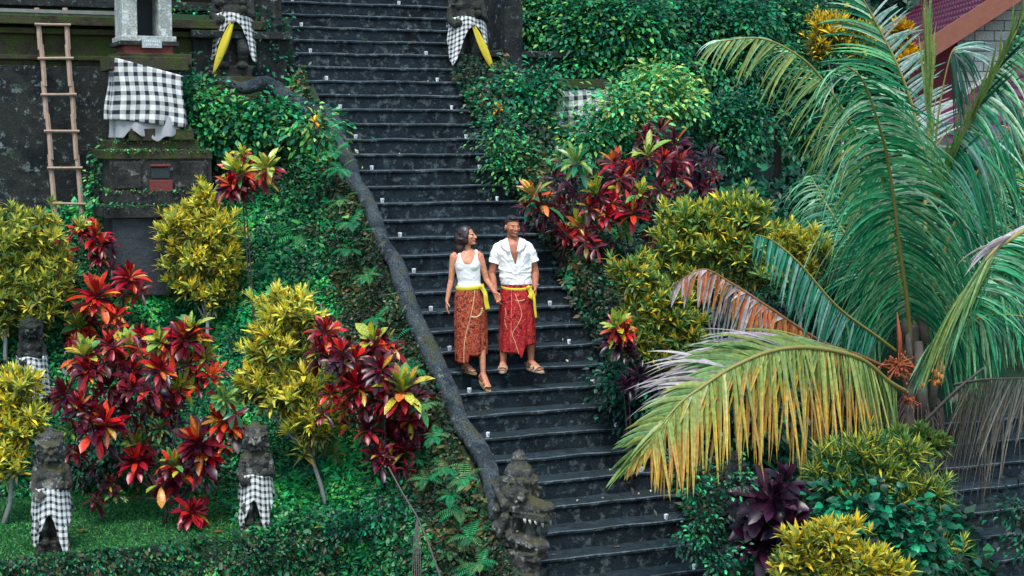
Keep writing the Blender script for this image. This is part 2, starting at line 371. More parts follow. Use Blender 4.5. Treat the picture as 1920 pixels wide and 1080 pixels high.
# lawn sheet with grass
def grass_patch(name, x0, x1, y0, y1, n, hgt, pal, label):
    X = RS.uniform(x0, x1, n); Y = RS.uniform(y0, y1, n); P = np.c_[X, Y, H(X, Y)-.01]
    T = nrm(RS.normal(size=(n, 3))*[.6, .6, .2]+[0, 0, 1]); c = pick(pal, n, .3)
    lm = LM(); lm.blades(P, T, rdir(n), RS.uniform(.5, 1.2, n)*hgt, .006, c*.8, c, K=3, mid=False, droop=.5)
    return props(lm.build(name, 'leaf'), label=label, cat='grass', kind='stuff')
GP = [(34, 124, 66), (50, 146, 70), (64, 150, 70), (26, 100, 58), (96, 150, 70)]
grass_patch('lawn_grass', -7.2, -1.4, 1.55, 4.6, 150000, .045, GP, 'short clipped green grass on the lower lawn')
grass_patch('lawn_grass', 5.5, 9.5, 5, 11, 20000, .06, GP, 'small patch of green lawn beyond the palm on the right')
def ivy(name, fn, n, size, pal, label, droop=.3, cat='ground cover', K=3):
    P, Nn = fn(n); n = len(P); T = nrm(rdir(n)+Nn*.5+[0, 0, .1]); c = pick(pal, n, .35); f_ = np.array([noise.noise((float(a)*1.6, float(b_)*1.6, float(z_)*1.6)) for a, b_, z_ in P]); c = c*(.9+.9*f_)[:, None].clip(.35, 1.6)*(1+np.array([[.5, .25, 0]])*(f_ > .15)[:, None])
    size = size*np.where(RS.rand(n) < .12, 1.9, 1.)*(1+.5*f_)
    lm = LM(); lm.blades(P, T, Nn+.5*rdir(n), RS.uniform(.6, 1.4, n)*size, RS.uniform(.22, .4, n)*size, c, c*1.15, K=K, mid=K > 3, droop=droop)
    return props(lm.build(name, 'leaf_gloss'), label=label, cat=cat, kind='stuff')
def bumpy(X, Y, s=1.3): return .5+.5*np.sin(X*s*2.3+1.7*np.sin(Y*s*1.9))*np.cos(Y*s*2.9+X)
GREEN = [(12, 122, 78), (18, 104, 66), (24, 144, 84), (44, 152, 82), (8, 80, 58), (84, 160, 78), (6, 60, 48)]
MOSSY = [(70, 78, 50), (44, 58, 40), (30, 70, 46), (96, 96, 60), (20, 52, 40), (84, 74, 54)]
DARKG = [(4, 48, 40), (8, 66, 50), (12, 84, 58), (4, 36, 32), (18, 96, 62)]
def f_slope(n):
    X = RS.uniform(-7.5, -1.3, n); Y = RS.uniform(4.15, 7.15, n); Z = H(X, Y)+RS.uniform(0, .22, n)*bumpy(X, Y)**.7; return np.c_[X, Y, Z], np.tile([0, -.7, .7], (n, 1))
ivy('ground_cover', f_slope, 80000, .052, GREEN, 'dense bright green creeper covering the slope behind the lawn statues')
def f_hedge(n):
    X = RS.uniform(-7.5, -1.3, n); t = RS.uniform(0, 1, n); Y = 1.62-t*.12-RS.uniform(0, .22, n)*bumpy(X, t*3)-.04*(t > .08); Z = .17-t*1.7; return np.c_[X, Y, Z], np.tile([0, -1, .3], (n, 1))
ivy('creeper', f_hedge, 34000, .042, DARKG+MOSSY+GREEN, 'dark ivy and moss hanging over the front edge of the lawn')
def f_bank(n):                               # bank beside the stairs, mossy near the rail
    Y = RS.uniform(-.7, 6.9, n); d = RS.uniform(-.08, 1, n).clip(-.08, 1)*.75; X = -1.32-d; Z = H(X, Y)+RS.uniform(0, .2, n)*bumpy(Y*1.5, X*3)+.30*np.clip(1-d/.2, 0, 1)*RS.uniform(.2, 1, n); return np.c_[X, Y, Z], np.tile([-.8, -.3, .5], (n, 1))
ivy('creeper', f_bank, 42000, .042, MOSSY+MOSSY+DARKG, 'moss and small ferns growing over the bank left of the serpent balustrade')
def f_bank2(n):
    Y = RS.uniform(-.7, 6.9, n); d = .45+RS.uniform(0, 1, n)*1.6; X = -1.36-d; Z = H(X, Y)+RS.uniform(0, .24, n)*bumpy(Y*1.5, X*3); return np.c_[X, Y, Z], np.tile([-.7, -.4, .6], (n, 1))
ivy('ground_cover', f_bank2, 75000, .046, GREEN+[(30, 140, 84), (60, 150, 80)], 'bright green low creeper on the bank between the lawn and the stone serpent')
def f_rbank(n):
    Y = RS.uniform(-1, 7.2, n); X = 1.06+RS.uniform(0, .75, n)**.8; Z = np.maximum(S*Y, H(X, Y))+RS.uniform(0, .75, n)*(.3+.7*bumpy(X*2, Y*1.5))*np.clip((X-.95)*3, .1, 1)+.02; return np.c_[X, Y, Z], np.tile([-.6, -.4, .6], (n, 1))
ivy('creeper', f_rbank, 34000, .05, MOSSY+DARKG+DARKG+GREEN[:2], 'moss and leafy creeper spilling over the right edge of the stairs')
def f_rserp(n):
    Y = RS.uniform(-.2, 6.4, n); a = RS.uniform(0, 6.28, n); rr = .12+RS.uniform(0, .12, n)*bumpy(Y*2, a); return np.c_[1.34+rr*np.cos(a), Y, S*Y+.33+rr*np.sin(a)], np.c_[np.cos(a), -.3+0*a, np.sin(a)]
ivy('creeper', f_rserp, 22000, .05, MOSSY+MOSSY+DARKG, 'moss and creeper wrapped over the right hand stone serpent')
def f_bed(n):
    X = RS.uniform(1.5, 4.5, n); Y = RS.uniform(-2, 8, n); Z = H(X, Y)+RS.uniform(0, .35, n)*bumpy(X, Y); return np.c_[X, Y, Z], np.tile([-.2, -.5, .8], (n, 1))
ivy('ground_cover', f_bed, 26000, .09, DARKG+DARKG+[(20, 110, 66)], 'dark green undergrowth filling the bed between the two stairs')
def f_bed2(n):
    X = RS.uniform(4.5, 14, n); Y = RS.uniform(3.8, 13, n); k = ~((X > 5.8) & (X < 8.9) & (Y > 6) & (Y < 10)); X, Y = X[k], Y[k]; n = len(X)
    Z = H(X, Y)+RS.uniform(0, .7, n)*bumpy(X, Y); return np.c_[X, Y, Z], np.tile([-.2, -.5, .8], (n, 1))
ivy('ground_cover', f_bed2, 30000, .12, DARKG, 'dark leafy undergrowth on the terrace behind the palm')
def f_wood(n):
    X = RS.uniform(-2, 42, n); Z = RS.uniform(2.5, 17, n); Y = 19+RS.uniform(0, 3, n)*bumpy(X*.5, Z*.7)-.25*(X-10)*(X > 10)*.0+2*np.sin(X*.7); return np.c_[X, Y, Z], np.tile([-.2, -.8, .4], (n, 1))
ivy('woodland', f_wood, 80000, .24, DARKG, 'far dark green wood behind the garden shrubs', cat='woodland')

# ------------------------------------------------------------------ stairs
def staircase(x0f, x1f, n0, n1, ox, oy, oz, label, seed):
    r = root('stone_staircase', (ox, oy, oz), label, 'staircase'); q = np.random.RandomState(seed)
    for n in range(n0, n1):
        a, b = x0f(n)+q.uniform(-.004, .004), x1f(n)+q.uniform(-.004, .004); xs = np.linspace(a, b, 46); Y = n*RUN; Z = n*RISE; Zb = Z-RISE-.03; Ye = Y+RUN+.06
        ph = q.uniform(0, 9); ny = .016*np.array([noise.noise((x*3, n*3.1, ph)) for x in xs])+.004*np.array([noise.noise((x*14, n*3.1, 4)) for x in xs])
        nz = .012*np.array([noise.noise((x*2.2, n*7.1, 1)) for x in xs])
        prof = [(0.02, Zb), (.016, Z-.09), (.018, Z-.05), (.0, Z-.042), (-.008, Z-.03), (-.006, Z-.008), (.004, Z), (.05, Z+.001), (.15, Z-.002), (RUN+.06, Z)]
        P = np.array([[(x, Y+py+(ny[i] if k < 8 else 0), pz+(nz[i] if k > 1 else 0)) for k, (py, pz) in enumerate(prof)] for i, x in enumerate(xs)])
        m = MB(); m.grid(P)
        for i in (0, len(xs)-1): m.add(list(P[i])+[(xs[i], Ye, Zb)], [list(range(len(prof)+1))])
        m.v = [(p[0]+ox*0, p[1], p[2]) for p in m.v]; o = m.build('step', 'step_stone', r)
    return r
wl = lambda n: -1.22 if n < 23 else -1.45
wr = lambda n: 1.22 if n < 20 else 1.22+.04*(n-20)
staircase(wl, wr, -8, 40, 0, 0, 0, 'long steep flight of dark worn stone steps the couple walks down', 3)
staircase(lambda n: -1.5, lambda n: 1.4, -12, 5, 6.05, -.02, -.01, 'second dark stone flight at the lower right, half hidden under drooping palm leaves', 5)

# small lamps on every second step
def lamp(n, x, label):
    o = root('step_lamp', (x, n*RUN+.035, n*RISE+.001), label, 'lamp', 'small white lamps on the steps')
    o.rotation_euler = (0, 0, rnd.uniform(-.5, .2))
    MB().lathe([(.020, 0), (.026, .05), (.026, .056), (.019, .056), (.017, .03)], seg=4, c=(0, 0, 0)).build('cup', 'lamp_white', o, bevel=.002)
    MB().box((0, -.0195, .030), (.016, .006, .022)).build('mark', 'lamp_mark', o); return o
def L_(x, y, n): return rp(x, y, (0, 1, 0), n*RUN+.035)[0]
LL = [(548, 0, 31), (565, 47, 29), (582, 98, 27), (612, 152, 25), (638, 206, 23), (667, 262, 21), (697, 321, 19), (717, 383, 17), (750, 444, 15), (776, 510, 13), (808, 581, 11), (843, 658, 9), (880, 739, 7), (915, 820, 5)]
RR = [(748, 6, 31), (799, 103, 27), (820, 153, 25), (847, 207, 23), (874, 261, 21), (899, 317, 19), (932, 378, 17), (1004, 541, 12), (1031, 570, 11), (1067, 643, 9), (1111, 720, 7), (1155, 801, 5), (1202, 886, 3), (1249, 975, 1), (1301, 1075, -1)]
ords = 'first second third fourth fifth sixth seventh eighth ninth tenth eleventh twelfth thirteenth fourteenth fifteenth'.split()
for i, (x, y, n) in enumerate(LL):
    lamp(n, L_(x, y, n), 'small white step lamp, %s from the top in the left-hand row along the stairs' % ords[i])
for i, (x, y, n) in enumerate(RR):
    if n == 12: continue
    lamp(n, L_(x, y, n), 'small white step lamp, %s from the top in the right-hand row along the stairs' % ords[i if i < 7 else i-1])

# ------------------------------------------------------------------ stair parapets with serpents
def parapet(x, sgn, label):
    m = MB(); y0, y1 = -.35, 6.75
    pts = [(y0, S*y0+.1)]+[(y, S*y+.24) for y in np.linspace(y0+.2, y1, 12)]+[(y1, -1), (y0, -2.6)]
    m.prism([(a, b) for a, b in pts], 0, x-.10, x+.10)
    o = m.build('balustrade_wall', 'parapet_stone', nz=.02, nsc=4, sub=1); return props(o, label, 'wall')
parapet(-1.28, -1, 'mossy sloping side wall under the stone serpent, left of the stairs')
parapet(1.36, 1, 'overgrown sloping side wall along the right edge of the stairs')
SP = [(425, 150), (435, 160), (460, 168), (500, 158), (540, 180), (575, 205), (605, 215), (627, 235), (640, 275), (656, 312), (665, 345), (687, 378), (703, 415), (718, 458), (742, 497), (757, 545), (775, 590), (797, 640), (818, 690), (845, 740), (862, 790), (893, 838), (915, 880), (927, 930), (932, 975)]
def smooth_path(P, m=8):
    P = np.array(P); n = len(P); t = np.arange(n); tt = np.linspace(0, n-1, (n-1)*m+1); Q = []
    for u in tt:
        i = min(int(u), n-2); f = u-i; p0, p1, p2, p3 = P[max(i-1, 0)], P[i], P[i+1], P[min(i+2, n-1)]
        Q.append(.5*((2*p1)+(-p0+p2)*f+(2*p0-5*p1+4*p2-p3)*f*f+(-p0+3*p1-3*p2+p3)*f**3))
    return np.array(Q)
def naga_head(r, sgn=1):
    st = MB()
    st.box((-.16, 0, .25), (.14, .30, 1.1)); st.box((.02, 0, .02), (.32, .32, .44)); st.box((-.08, 0, .45), (.16, .26, .34))
    st.ell((-.02, 0, .86), (.19, .19, .16)); st.box((-.05, 0, .75), (.3, .32, .16)); st.box((.0, 0, .97), (.30, .30, .14)); st.ell((0, 0, 1.08), (.155, .155, .12))
    st.ell((.0, 0, .98), (.165, .165, .07)); st.lathe([(.07, 1.17), (.095, 1.19), (.085, 1.215), (.095, 1.235), (.06, 1.25)], seg=14); st.ell((0, 0, 1.255), (.078, .078, .065))
    st.cap((.08, 0, .74), (.33, 0, .71), .125, .095); st.ell((.37, 0, .745), (.075, .11, .06)); st.box((.2, 0, .64), (.42, .24, .07))          # upper jaw and nose
    st.ell((.37, .05, .77), (.04, .035, .03)); st.ell((.37, -.05, .77), (.04, .035, .03))
    for s in (-1, 1):
        st.ell((.12, s*.12, .84), (.07, .05, .055)); st.cap((.02, s*.13, .9), (.2, s*.12, .91), .03, .025)
        st.cap((-.05, s*.18, .75), (-.2, s*.2, .95), .05, .02); st.cap((-.05, s*.18, .62), (-.12, s*.2, .4), .05, .03)
        st.cap((-.02, s*.14, .4), (.24, s*.12, .33), .05, .045)
        for k in range(4): st.ell((-.16, s*.19, .1+k*.2), (.05, .04, .06))
    st.cap((.0, 0, .32), (.30, 0, .33), .12, .09); st.box((.12, 0, .18), (.36, .26, .05)); st.box((.12, 0, .24), (.33, .3, .04))              # lower jaw, collar
    for a, b in (((.16, 0, .40), (.17, 0, .52)), ((.17, 0, .52), (.10, 0, .58))): st.cap(a, b, .065, .055)
    q = [(.22, 0, .36), (.31, 0, .40), (.335, 0, .48), (.33, 0, .56), (.30, 0, .61)]
    for a, b in zip(q[:-1], q[1:]): st.cap(a, b, .04, .034)
    st.cap((.12, 0, .10), (.22, 0, .06), .07, .05); st.cap((.2, 0, .06), (.24, 0, -.04), .05, .04); st.box((.05, 0, -.15), (.4, .36, .35))
    q_ = random.Random(5)
    for _ in range(70): st.ell((q_.uniform(-.18, .1), q_.choice((-1, 1))*q_.uniform(.12, .17), q_.uniform(-.1, 1.05)), q_.uniform(.012, .03), nu=8, nv=5)
    for k in range(12): st.ell((.02+.165*math.cos(k*.524), .165*math.sin(k*.524), 1.0), .03, nu=8, nv=5)
    h = st.fuse('head', 'statue_stone', r, voxel=.009, it=1, nz=.008, nsc=9, nz2=.007, nsc2=48)
    te = []
    for x, s in [(.36, .07), (.36, -.07), (.30, .105), (.23, .11), (.16, .11), (.09, .11), (.30, -.105), (.23, -.11), (.16, -.11)]:
        lg = .075 if x > .33 or abs(x-.09) < .01 else .05
        t = MB().tube([(x, s, .615), (x+.004, s, .615-lg*.6), (x+.012, s*1.02, .615-lg)], [.021, .015, .003], 8).build('tooth', 'tooth', r, smooth=True); te.append(t)
    return h
def naga(path, label, loc, rz, pix):
    r = root('serpent_balustrade', loc, label, 'serpent statue')
    P = smooth_path([rp(x, y, (0, -S, 1), .36) for x, y in path]) if pix else smooth_path(path)
    n = len(P); cum = np.r_[0, np.cumsum(np.linalg.norm(np.diff(P, axis=0), axis=1))]; u = np.arange(0, cum[-1], .022)
    Q = np.stack([np.interp(u, cum, P[:, i]) for i in range(3)], 1); R = .100*np.clip(.5+u/1.2, 0, 1)*(1+.06*np.abs(np.sin(u/.13*math.pi))+.09*np.sin(u*3.1)*np.cos(u*1.7+1)); Q[:, 2] += .022*np.sin(u*4.1)
    m = MB(); m.tube(Q, R, 16); off(m, r).build('body', 'naga_scales', r, smooth=True, nz=.014, nsc=14)
    t0 = set(bpy.data.objects); naga_head(None); new = [o for o in bpy.data.objects if o not in t0]; c, s = math.cos(rz), math.sin(rz)
    for o in new:
        o.data.transform(Matrix.Rotation(rz, 4, 'Z') @ Matrix.Scale(.94, 4)); o.parent = r
        if o.name.startswith('tooth'): pass
    return r
naga(SP, 'dark scaly stone serpent winding down left of the stairs, its toothed mouth open', (-1.10, -.12, -.04), math.radians(-60), True)
PR = [(1.32, 6.7, S*6.7+.3)]+[(1.34+.05*math.sin(y*2.2), y, S*y+.33) for y in np.linspace(6.2, .3, 16)]+[(1.36, -.02, .2)]
naga(PR, 'overgrown stone serpent on the right side of the stairs, head hidden in ivy', (1.42, -.12, -.25), math.radians(-100), False)

# ------------------------------------------------------------------ temple walls on the left
def wall(name, parts, label):
    r = root(name, parts[0][2], label, 'wall')
    for nm, mt, c, d in parts:
        off(MB().box(c, d), r).build(nm, mt, r, bevel=.012)
    return r
wall('temple_wall', [('masonry', 'wall_stone', (-8.9, 7.65, 3.9), (14.2, .9, 2.75)), ('plinth_course', 'wall_stone', (-8.9, 7.6, 2.75), (14.3, 1.06, .5)),
                     ('upper_masonry', 'wall_stone_brown', (-8.9, 7.68, 5.52), (14.18, .9, .5)), ('band', 'wall_stone_brown', (-8.9, 7.63, 5.72), (14.26, .98, .07)),
                     ('band', 'wall_stone_brown', (-8.9, 7.65, 5.38), (14.24, .96, .06)), ('coping', 'wall_stone_brown', (-8.9, 7.6, 5.86), (14.3, 1.1, .12))],
     'tall dark mossy stone retaining wall behind the wooden ladder')
wall('temple_wall', [('masonry', 'wall_stone_brown', (-8.9, 9.6, 6.3), (14, .8, 1.5)), ('ledge', 'wall_stone', (-8.9, 9.15, 6.25), (14, .3, .12)), ('ledge', 'wall_stone', (-8.9, 9.12, 6.6), (14, .3, .12))],
     'brown stone wall of the upper terrace along the top left edge')
props(MB().box((-8.3, 7.09, 5.97), (9.2, .06, .05)).build('wooden_rail', 'rail_wood', bevel=.006, nz=.01), 'long weathered wooden batten lying along the top of the tall wall', 'rail')

# ------------------------------------------------------------------ stepped shrine pedestal, shrine, cloth
PX, PY = -3.62, 6.35
pr = root('stone_pedestal', (PX, PY, 2.5), 'stepped mossy stone pedestal with a red brick panel under the white shrine', 'pedestal')
def bx(nm, mt, c, d, par, bv=.012, nz=.006): return off(MB().box(c, d), par).build(nm, mt, par, bevel=bv, nz=nz, nsc=5)
bx('foundation', 'grey_block', (PX+.1-.08, PY, 2.820), (1.0, 1.0, 1.0), pr)
bx('base_tier', 'dark_statue', (PX+.1+.08, PY, 3.400), (1.52, 1.16, .16), pr); bx('base_tier', 'dark_statue', (PX+.1+.07, PY, 3.580), (1.36, 1.06, .18), pr)
bx('body', 'dark_statue', (PX+.1+.05, PY, 3.860), (1.30, 1.0, .42), pr); bx('panel', 'dark_statue', (PX+.1-.38, PY-.5, 3.860), (.34, .08, .34), pr)
bx('panel', 'dark_statue', (PX+.1+.46, PY-.5, 3.860), (.34, .08, .34), pr); bx('brick_panel', 'red_brick', (PX+.1+.04, PY-.49, 3.720), (.30, .09, .16), pr)
bx('brick_panel', 'red_brick', (PX+.1+.04, PY-.5, 3.980), (.26, .08, .03), pr); bx('niche', 'niche', (PX+.1+.04, PY-.495, 3.880), (.24, .05, .14), pr)
bx('ledge', 'wall_stone_brown', (PX+.1+.03, PY, 4.120), (1.36, 1.04, .12), pr); bx('ledge', 'wall_stone_brown', (PX+.1, PY, 4.240), (1.1, .9, .13), pr)
bx('block', 'wall_stone_brown', (PX+.1-.18, PY-.42, 4.370), (.34, .14, .16), pr); bx('block', 'wall_stone_brown', (PX+.1+.32, PY-.42, 4.370), (.32, .14, .14), pr)
bx('shaft', 'dark_statue', (PX+.04, PY, 4.75), (.74, .76, .95), pr); bx('capital', 'wall_stone_brown', (PX+.05, PY, 5.27), (.98, .86, .17), pr)
bx('cornice', 'wall_stone_brown', (PX+.12, PY, 5.33), (.94, .8, .14), pr)
SX = PX+.06; SZ = 5.395
sh = root('white_shrine', (SX, PY, SZ), 'small weathered white shrine with dark arched niche and a name plaque', 'shrine')
bx('brick_base', 'red_brick', (SX, PY-.02, SZ+.05), (.62, .6, .11), sh); bx('slab', 'dark_statue', (SX, PY, SZ+.13), (.76, .72, .06), sh); bx('sill', 'white_plaster', (SX, PY, SZ+.19), (.70, .68, .07), sh)
bx('side_pier', 'white_plaster', (SX-.225, PY, SZ+.62), (.19, .56, .8), sh); bx('side_pier', 'white_plaster', (SX+.225, PY, SZ+.62), (.17, .56, .8), sh)
bx('back_wall', 'niche', (SX, PY+.2, SZ+.62), (.28, .12, .8), sh)
ar = MB(); ar.prism([(-.135, SZ+1.0)]+[(.135*-math.cos(a), SZ+.80+.13*math.sin(a)) for a in np.linspace(0, math.pi, 9)]+[(.135, SZ+1.0)], 1, -.26, .2)
ar.v = [(x+SX, y+PY, z) for x, y, z in ar.v]; off(ar, sh).build('arch', 'white_plaster', sh)
for s in (-1, 1): off(MB().ell((SX+s*.21, PY-.3, SZ+.93), (.15, .09, .12)), sh).build('carved_boss', 'white_plaster', sh, smooth=True)
bx('roof_slab', 'white_plaster', (SX, PY, SZ+1.09), (.86, .76, .14), sh); bx('roof_tier', 'dark_statue', (SX, PY, SZ+1.24), (.6, .56, .16), sh)
bx('blue_tag', 'lamp_mark', (SX-.25, PY-.29, SZ+.27), (.04, .02, .09), sh, 0, 0)
plq = bx('name_plaque', 'plaque', (SX+.03, PY-.372, SZ+.13), (.25, .02, .115), sh, .004, 0)
for zz, n, wd in ((.155, 9, .21), (.115, 7, .16)):
    m = MB()
    for k in range(n):
        x = SX+.03-wd/2+wd*(k+.5)/n
        if k % 3 != 2: m.box((x, PY-.385, SZ+zz), (.006, .004, .028)); m.box((x+.006, PY-.385, SZ+zz+(.01 if k % 2 else -.01)), (.008, .004, .006))
        else: m.box((x, PY-.385, SZ+zz), (.012, .004, .022))
    m.v = [tuple(np.array(p)-np.array(plq.parent['_o'])) for p in m.v]; m.build('lettering', 'plaque_text', sh)
def drape(name, mat, x0, x1, zt0, zt1, zb0, zb1, y, label, cat, per=7.2, side=.35, sag=0, fold=.02, botf=None):
    na, nb = 40, 54; P = np.zeros((na, nb, 3)); U = np.zeros((na, nb, 2)); W = (x1-x0)+2*side
    for j in range(nb):
        u = j/(nb-1)*W; q = np.clip((u-side)/(x1-x0), 0, 1)
        for i in range(na):
            t = i/(na-1); zt = zt0+(zt1-zt0)*q; zb = zb0+(zb1-zb0)*q
            if botf: zb += botf(q)
            z = zt+(zb-zt)*t; dy = fold*t*(math.sin(u*17+2*t)+.6*math.sin(u*31+1.3))+.03*t*math.sin(3*u+2)
            if u < side: X, Y = x0-.012-.03*t, y+(side-u)+.0
            elif u > W-side: X, Y = x1+.012+.03*t, y+(u-W+side)
            else: X, Y = x0+(u-side), y
            if side <= u <= W-side: Y -= .02+abs(dy)+.03*t
            else: X += (dy if u > side else -abs(dy))
            X += .012*math.sin(z*9+u*3)
            P[i, j] = (X, Y, z+sag*math.sin(math.pi*q)*t); U[i, j] = (u*per, (z-zt*.3+.02*math.sin(5*u))*per)
    o = MB().grid(P, U).build(name, mat, smooth=True, solid=.006); return props(o, label, cat)
drape('checkered_cloth', 'checkered_cloth', PX-.37, PX+.46, 5.33, 5.12, 4.56, 4.46, PY-.44, 'large black and white checkered cloth draped around the pedestal under the white shrine', 'cloth', side=.45, per=8.4)
drape('grey_cloth', 'grey_cloth', PX-.35, PX+.40, 4.9, 4.9, 4.42, 4.42, PY-.425, 'plain grey cloth hanging out below the large checkered cloth', 'cloth', side=.3, per=1,
      botf=lambda q: -.12*math.exp(-((q-.62)/.3)**2)-.02*math.sin(q*23)-.09*math.exp(-((q-.0)/.08)**2), fold=.022)
drape('checkered_cloth', 'checkered_cloth', 2.28, 3.08, 5.02, 5.02, 4.36, 4.34, 6.2, 'checkered cloth on a shrine pedestal half hidden behind green shrubs right of the stairs', 'cloth', side=.3, per=7.0)
p2 = root('stone_pedestal', (2.68, 6.6, 3.2), 'dark shrine pedestal behind the shrubs right of the stairs', 'pedestal')
bx('shaft', 'dark_statue', (2.68, 6.6, 4.1), (.8, .76, 1.9), p2); bx('base_tier', 'dark_statue', (2.68, 6.6, 3.6), (1.2, 1.1, .5), p2); bx('capital', 'wall_stone_brown', (2.68, 6.6, 5.1), (.95, .9, .14), p2)

# ladder
def ladder():
    b0, t0 = rp(103, 402, (0, 1, 0), 6.75), rp(69, 20, (0, 1, 0), 7.13); b1, t1 = rp(153, 402, (0, 1, 0), 6.75), rp(122, 20, (0, 1, 0), 7.13)
    r = root('wooden_ladder', (b0+b1)/2, 'weathered wooden ladder with six rungs leaning on the tall stone wall', 'ladder')
    for a, b, s in ((b0, t0, 1), (b1, t1, -1)):
        m = MB(); d = b-a; mids = [0, .28, .48, .64, .82, 1]
        for k in range(5):
            p, q = a+d*(mids[k]-.012), a+d*(mids[k+1]+.012); o_ = np.array([.012*(k % 2)*s, -.01*(k % 2), 0]); m.tube([p+o_, (p+q)/2+o_+[.004, 0, 0], q+o_], [.034, .036, .034], 6)
        off(m, r).build('rail', 'wood', r, nz=.006, nsc=8)
    for y in (46, 110, 178, 246, 315, 381):
        t = (402-y)/(402-20); p, q = b0+(t0-b0)*t, b1+(t1-b1)*t; y_ = rnd.uniform(-.012, .012); e = nrm(q-p)*.05; fw = np.array([0, -.045, 0])
        off(MB().tube([p-e+fw, (p+q)/2+fw+[0, 0, y_*.5], q+e+fw+[0, 0, y_]], [.027, .025, .027], 6, ell=.8), r).build('rung', 'wood', r, nz=.004, nsc=9)
ladder()

# ------------------------------------------------------------------ carved guardian statues
def skirt(prof, R, zt, mat, parent, name='skirt', rx=1., ry=1., per=9, fl=.25, n=64, v=26):
    P = np.zeros((v, n, 3)); U = np.zeros((v, n, 2))
    for j in range(n):
        a = -math.pi+2*math.pi*j/(n-1); L = prof(a)      # a=0 is the front (-Y)
        for i in range(v):
            t = i/(v-1); z = zt-L*t; rr = R*(1+fl*t*L/.6)+.010*math.sin(a*11+t*2)*t+.012*math.sin(a*19+1)*t
            P[i, j] = (rr*rx*math.sin(a), -rr*ry*math.cos(a), z-.01*math.sin(a*5)); U[i, j] = (a*R*per, (z*.8+.25*abs(a)*R)*per)
    return MB().grid(P, U).build(name, mat, parent, smooth=True, solid=.006)
def guardian(loc, rz, label, h=1.15, mat='statue_stone', prof=None, sash=None, seed=0, wide=.34, cat='statue', tail=0):
    r = root('guardian_statue', loc, label, cat); r.rotation_euler = (0, 0, rz); q = random.Random(seed); k = h/1.15
    m = MB(); m.box((0, 0, .05), (wide*1.05, .34, .12)); m.box((0, .06, .55), (wide*.86, .2, 1.05)); 
    for s in (-1, 1):
        m.cap((s*.08, -.02, .42), (s*.11, -.13, .26), .085, .07); m.cap((s*.11, -.13, .26), (s*.09, -.07, .1), .065, .055); m.ell((s*.09, -.13, .11), (.06, .1, .045))
        m.cap((s*.15, 0, .80), (s*.19, -.04, .62), .055, .048); m.cap((s*.19, -.04, .62), (s*.1 if s > 0 else s*.15, -.17, .60+.05*s), .045, .04); m.ell((s*.11, -.18, .62+.05*s), (.045, .045, .045))
        m.ell((s*.055, -.145, 1.0), (.032, .03, .03)); m.ell((s*.125, -.02, .96), (.035, .05, .07)); m.cap((s*.02, -.15, 1.045), (s*.09, -.13, 1.06), .02, .018)
        m.cap((s*.03, -.155, .925), (s*.06, -.15, .90), .016, .01)
        m.ell((s*.07, -.08, .76), (.07, .06, .06))
    m.ell((0, -.03, .62), (.15, .14, .17)); m.ell((0, -.02, .76), (.17, .12, .12)); m.ell((0, -.03, .98), (.125, .125, .13)); m.ell((0, -.15, .97), (.028, .045, .03)); m.ell((0, -.13, .915), (.07, .04, .02))
    m.lathe([(.14, 1.03), (.15, 1.07), (.12, 1.09), (.11, 1.14), (.07, 1.16), (.04, 1.2)], (0, 0, 0), 12); m.box((0, .05, 1.03), (wide*.8, .16, .22))
    for i in range(26): m.ell((q.uniform(-.16, .16), q.uniform(-.12, -.05), q.uniform(.5, 1.1)), q.uniform(.015, .032), nu=8, nv=5)
    m.v = [tuple(np.array(p)*k) for p in m.v]
    m.fuse('body', mat, r, voxel=.009*k, it=1, nz=.009, nsc=9, nz2=.007, nsc2=52)
    r.scale = (.88, .95, 1) if h < 1.4 else (1, 1, 1)
    if prof: skirt(prof, .19*k, .64*k, 'checkered_cloth', r, 'wrapped_cloth', rx=wide/.34*1.0, ry=1.05, per=18)
    if sash:
        a, b = sash; a = np.array(a)*k; b = np.array(b)*k; n_ = 14; P = np.zeros((n_, 5, 3)); dd = b-a
        for i in range(n_):
            t = i/(n_-1); w_ = (.02+.055*math.sin(math.pi*min(t*1.1, 1))**.8)*.6*k
            for j in range(5): P[i, j] = a+dd*t+np.array([(j-2)/2*w_, -.012*math.cos(j*2.1+t*3)-.02*math.sin(math.pi*t), 0])
        MB().grid(P).build('sash', 'yellow_cloth', r, smooth=True, solid=.008)
        MB().ell(tuple(a), (.024*k, .03*k, .026*k)).build('knot', 'grey_cloth', r, smooth=True, nz=.006, nsc=30)
    return r
def pr1(a): x = abs(a); return .10+.5*math.exp(-((x-.95)/.5)**2)+.32*float(sstep(1.3, 2.4, x))
def pr2(a): return .22+.46*math.exp(-((a-.55)/.4)**2)+.38*math.exp(-((a+.95)/.5)**2)+.2*float(sstep(1.4, 2.4, abs(a)))
G = rp(100, 1030, (0, 0, 1), .15); guardian(G, -.12, 'grey carved guardian statue in a checkered wrap, at the left front of the lawn', 1.2, prof=pr2, seed=1)
G = rp(482, 992, (0, 0, 1), .15); guardian(G, -.25, 'grey carved guardian statue in a checkered wrap, under the yellow shrub in mid lawn', 1.12, prof=pr2, seed=2)
G = ghit(62, 745); guardian(G-[0, 0, .05], -.1, 'dark guardian statue in pale cloth behind the croton shrubs at the left edge', 1.0, 'dark_statue', prof=lambda a: .5, seed=3, wide=.42)
G = ghit(330, 745); guardian(G-[0, 0, .1], -.2, 'dark round-headed guardian statue half hidden behind the big red croton', 1.0, 'dark_statue', prof=lambda a: .42, seed=4, wide=.34)
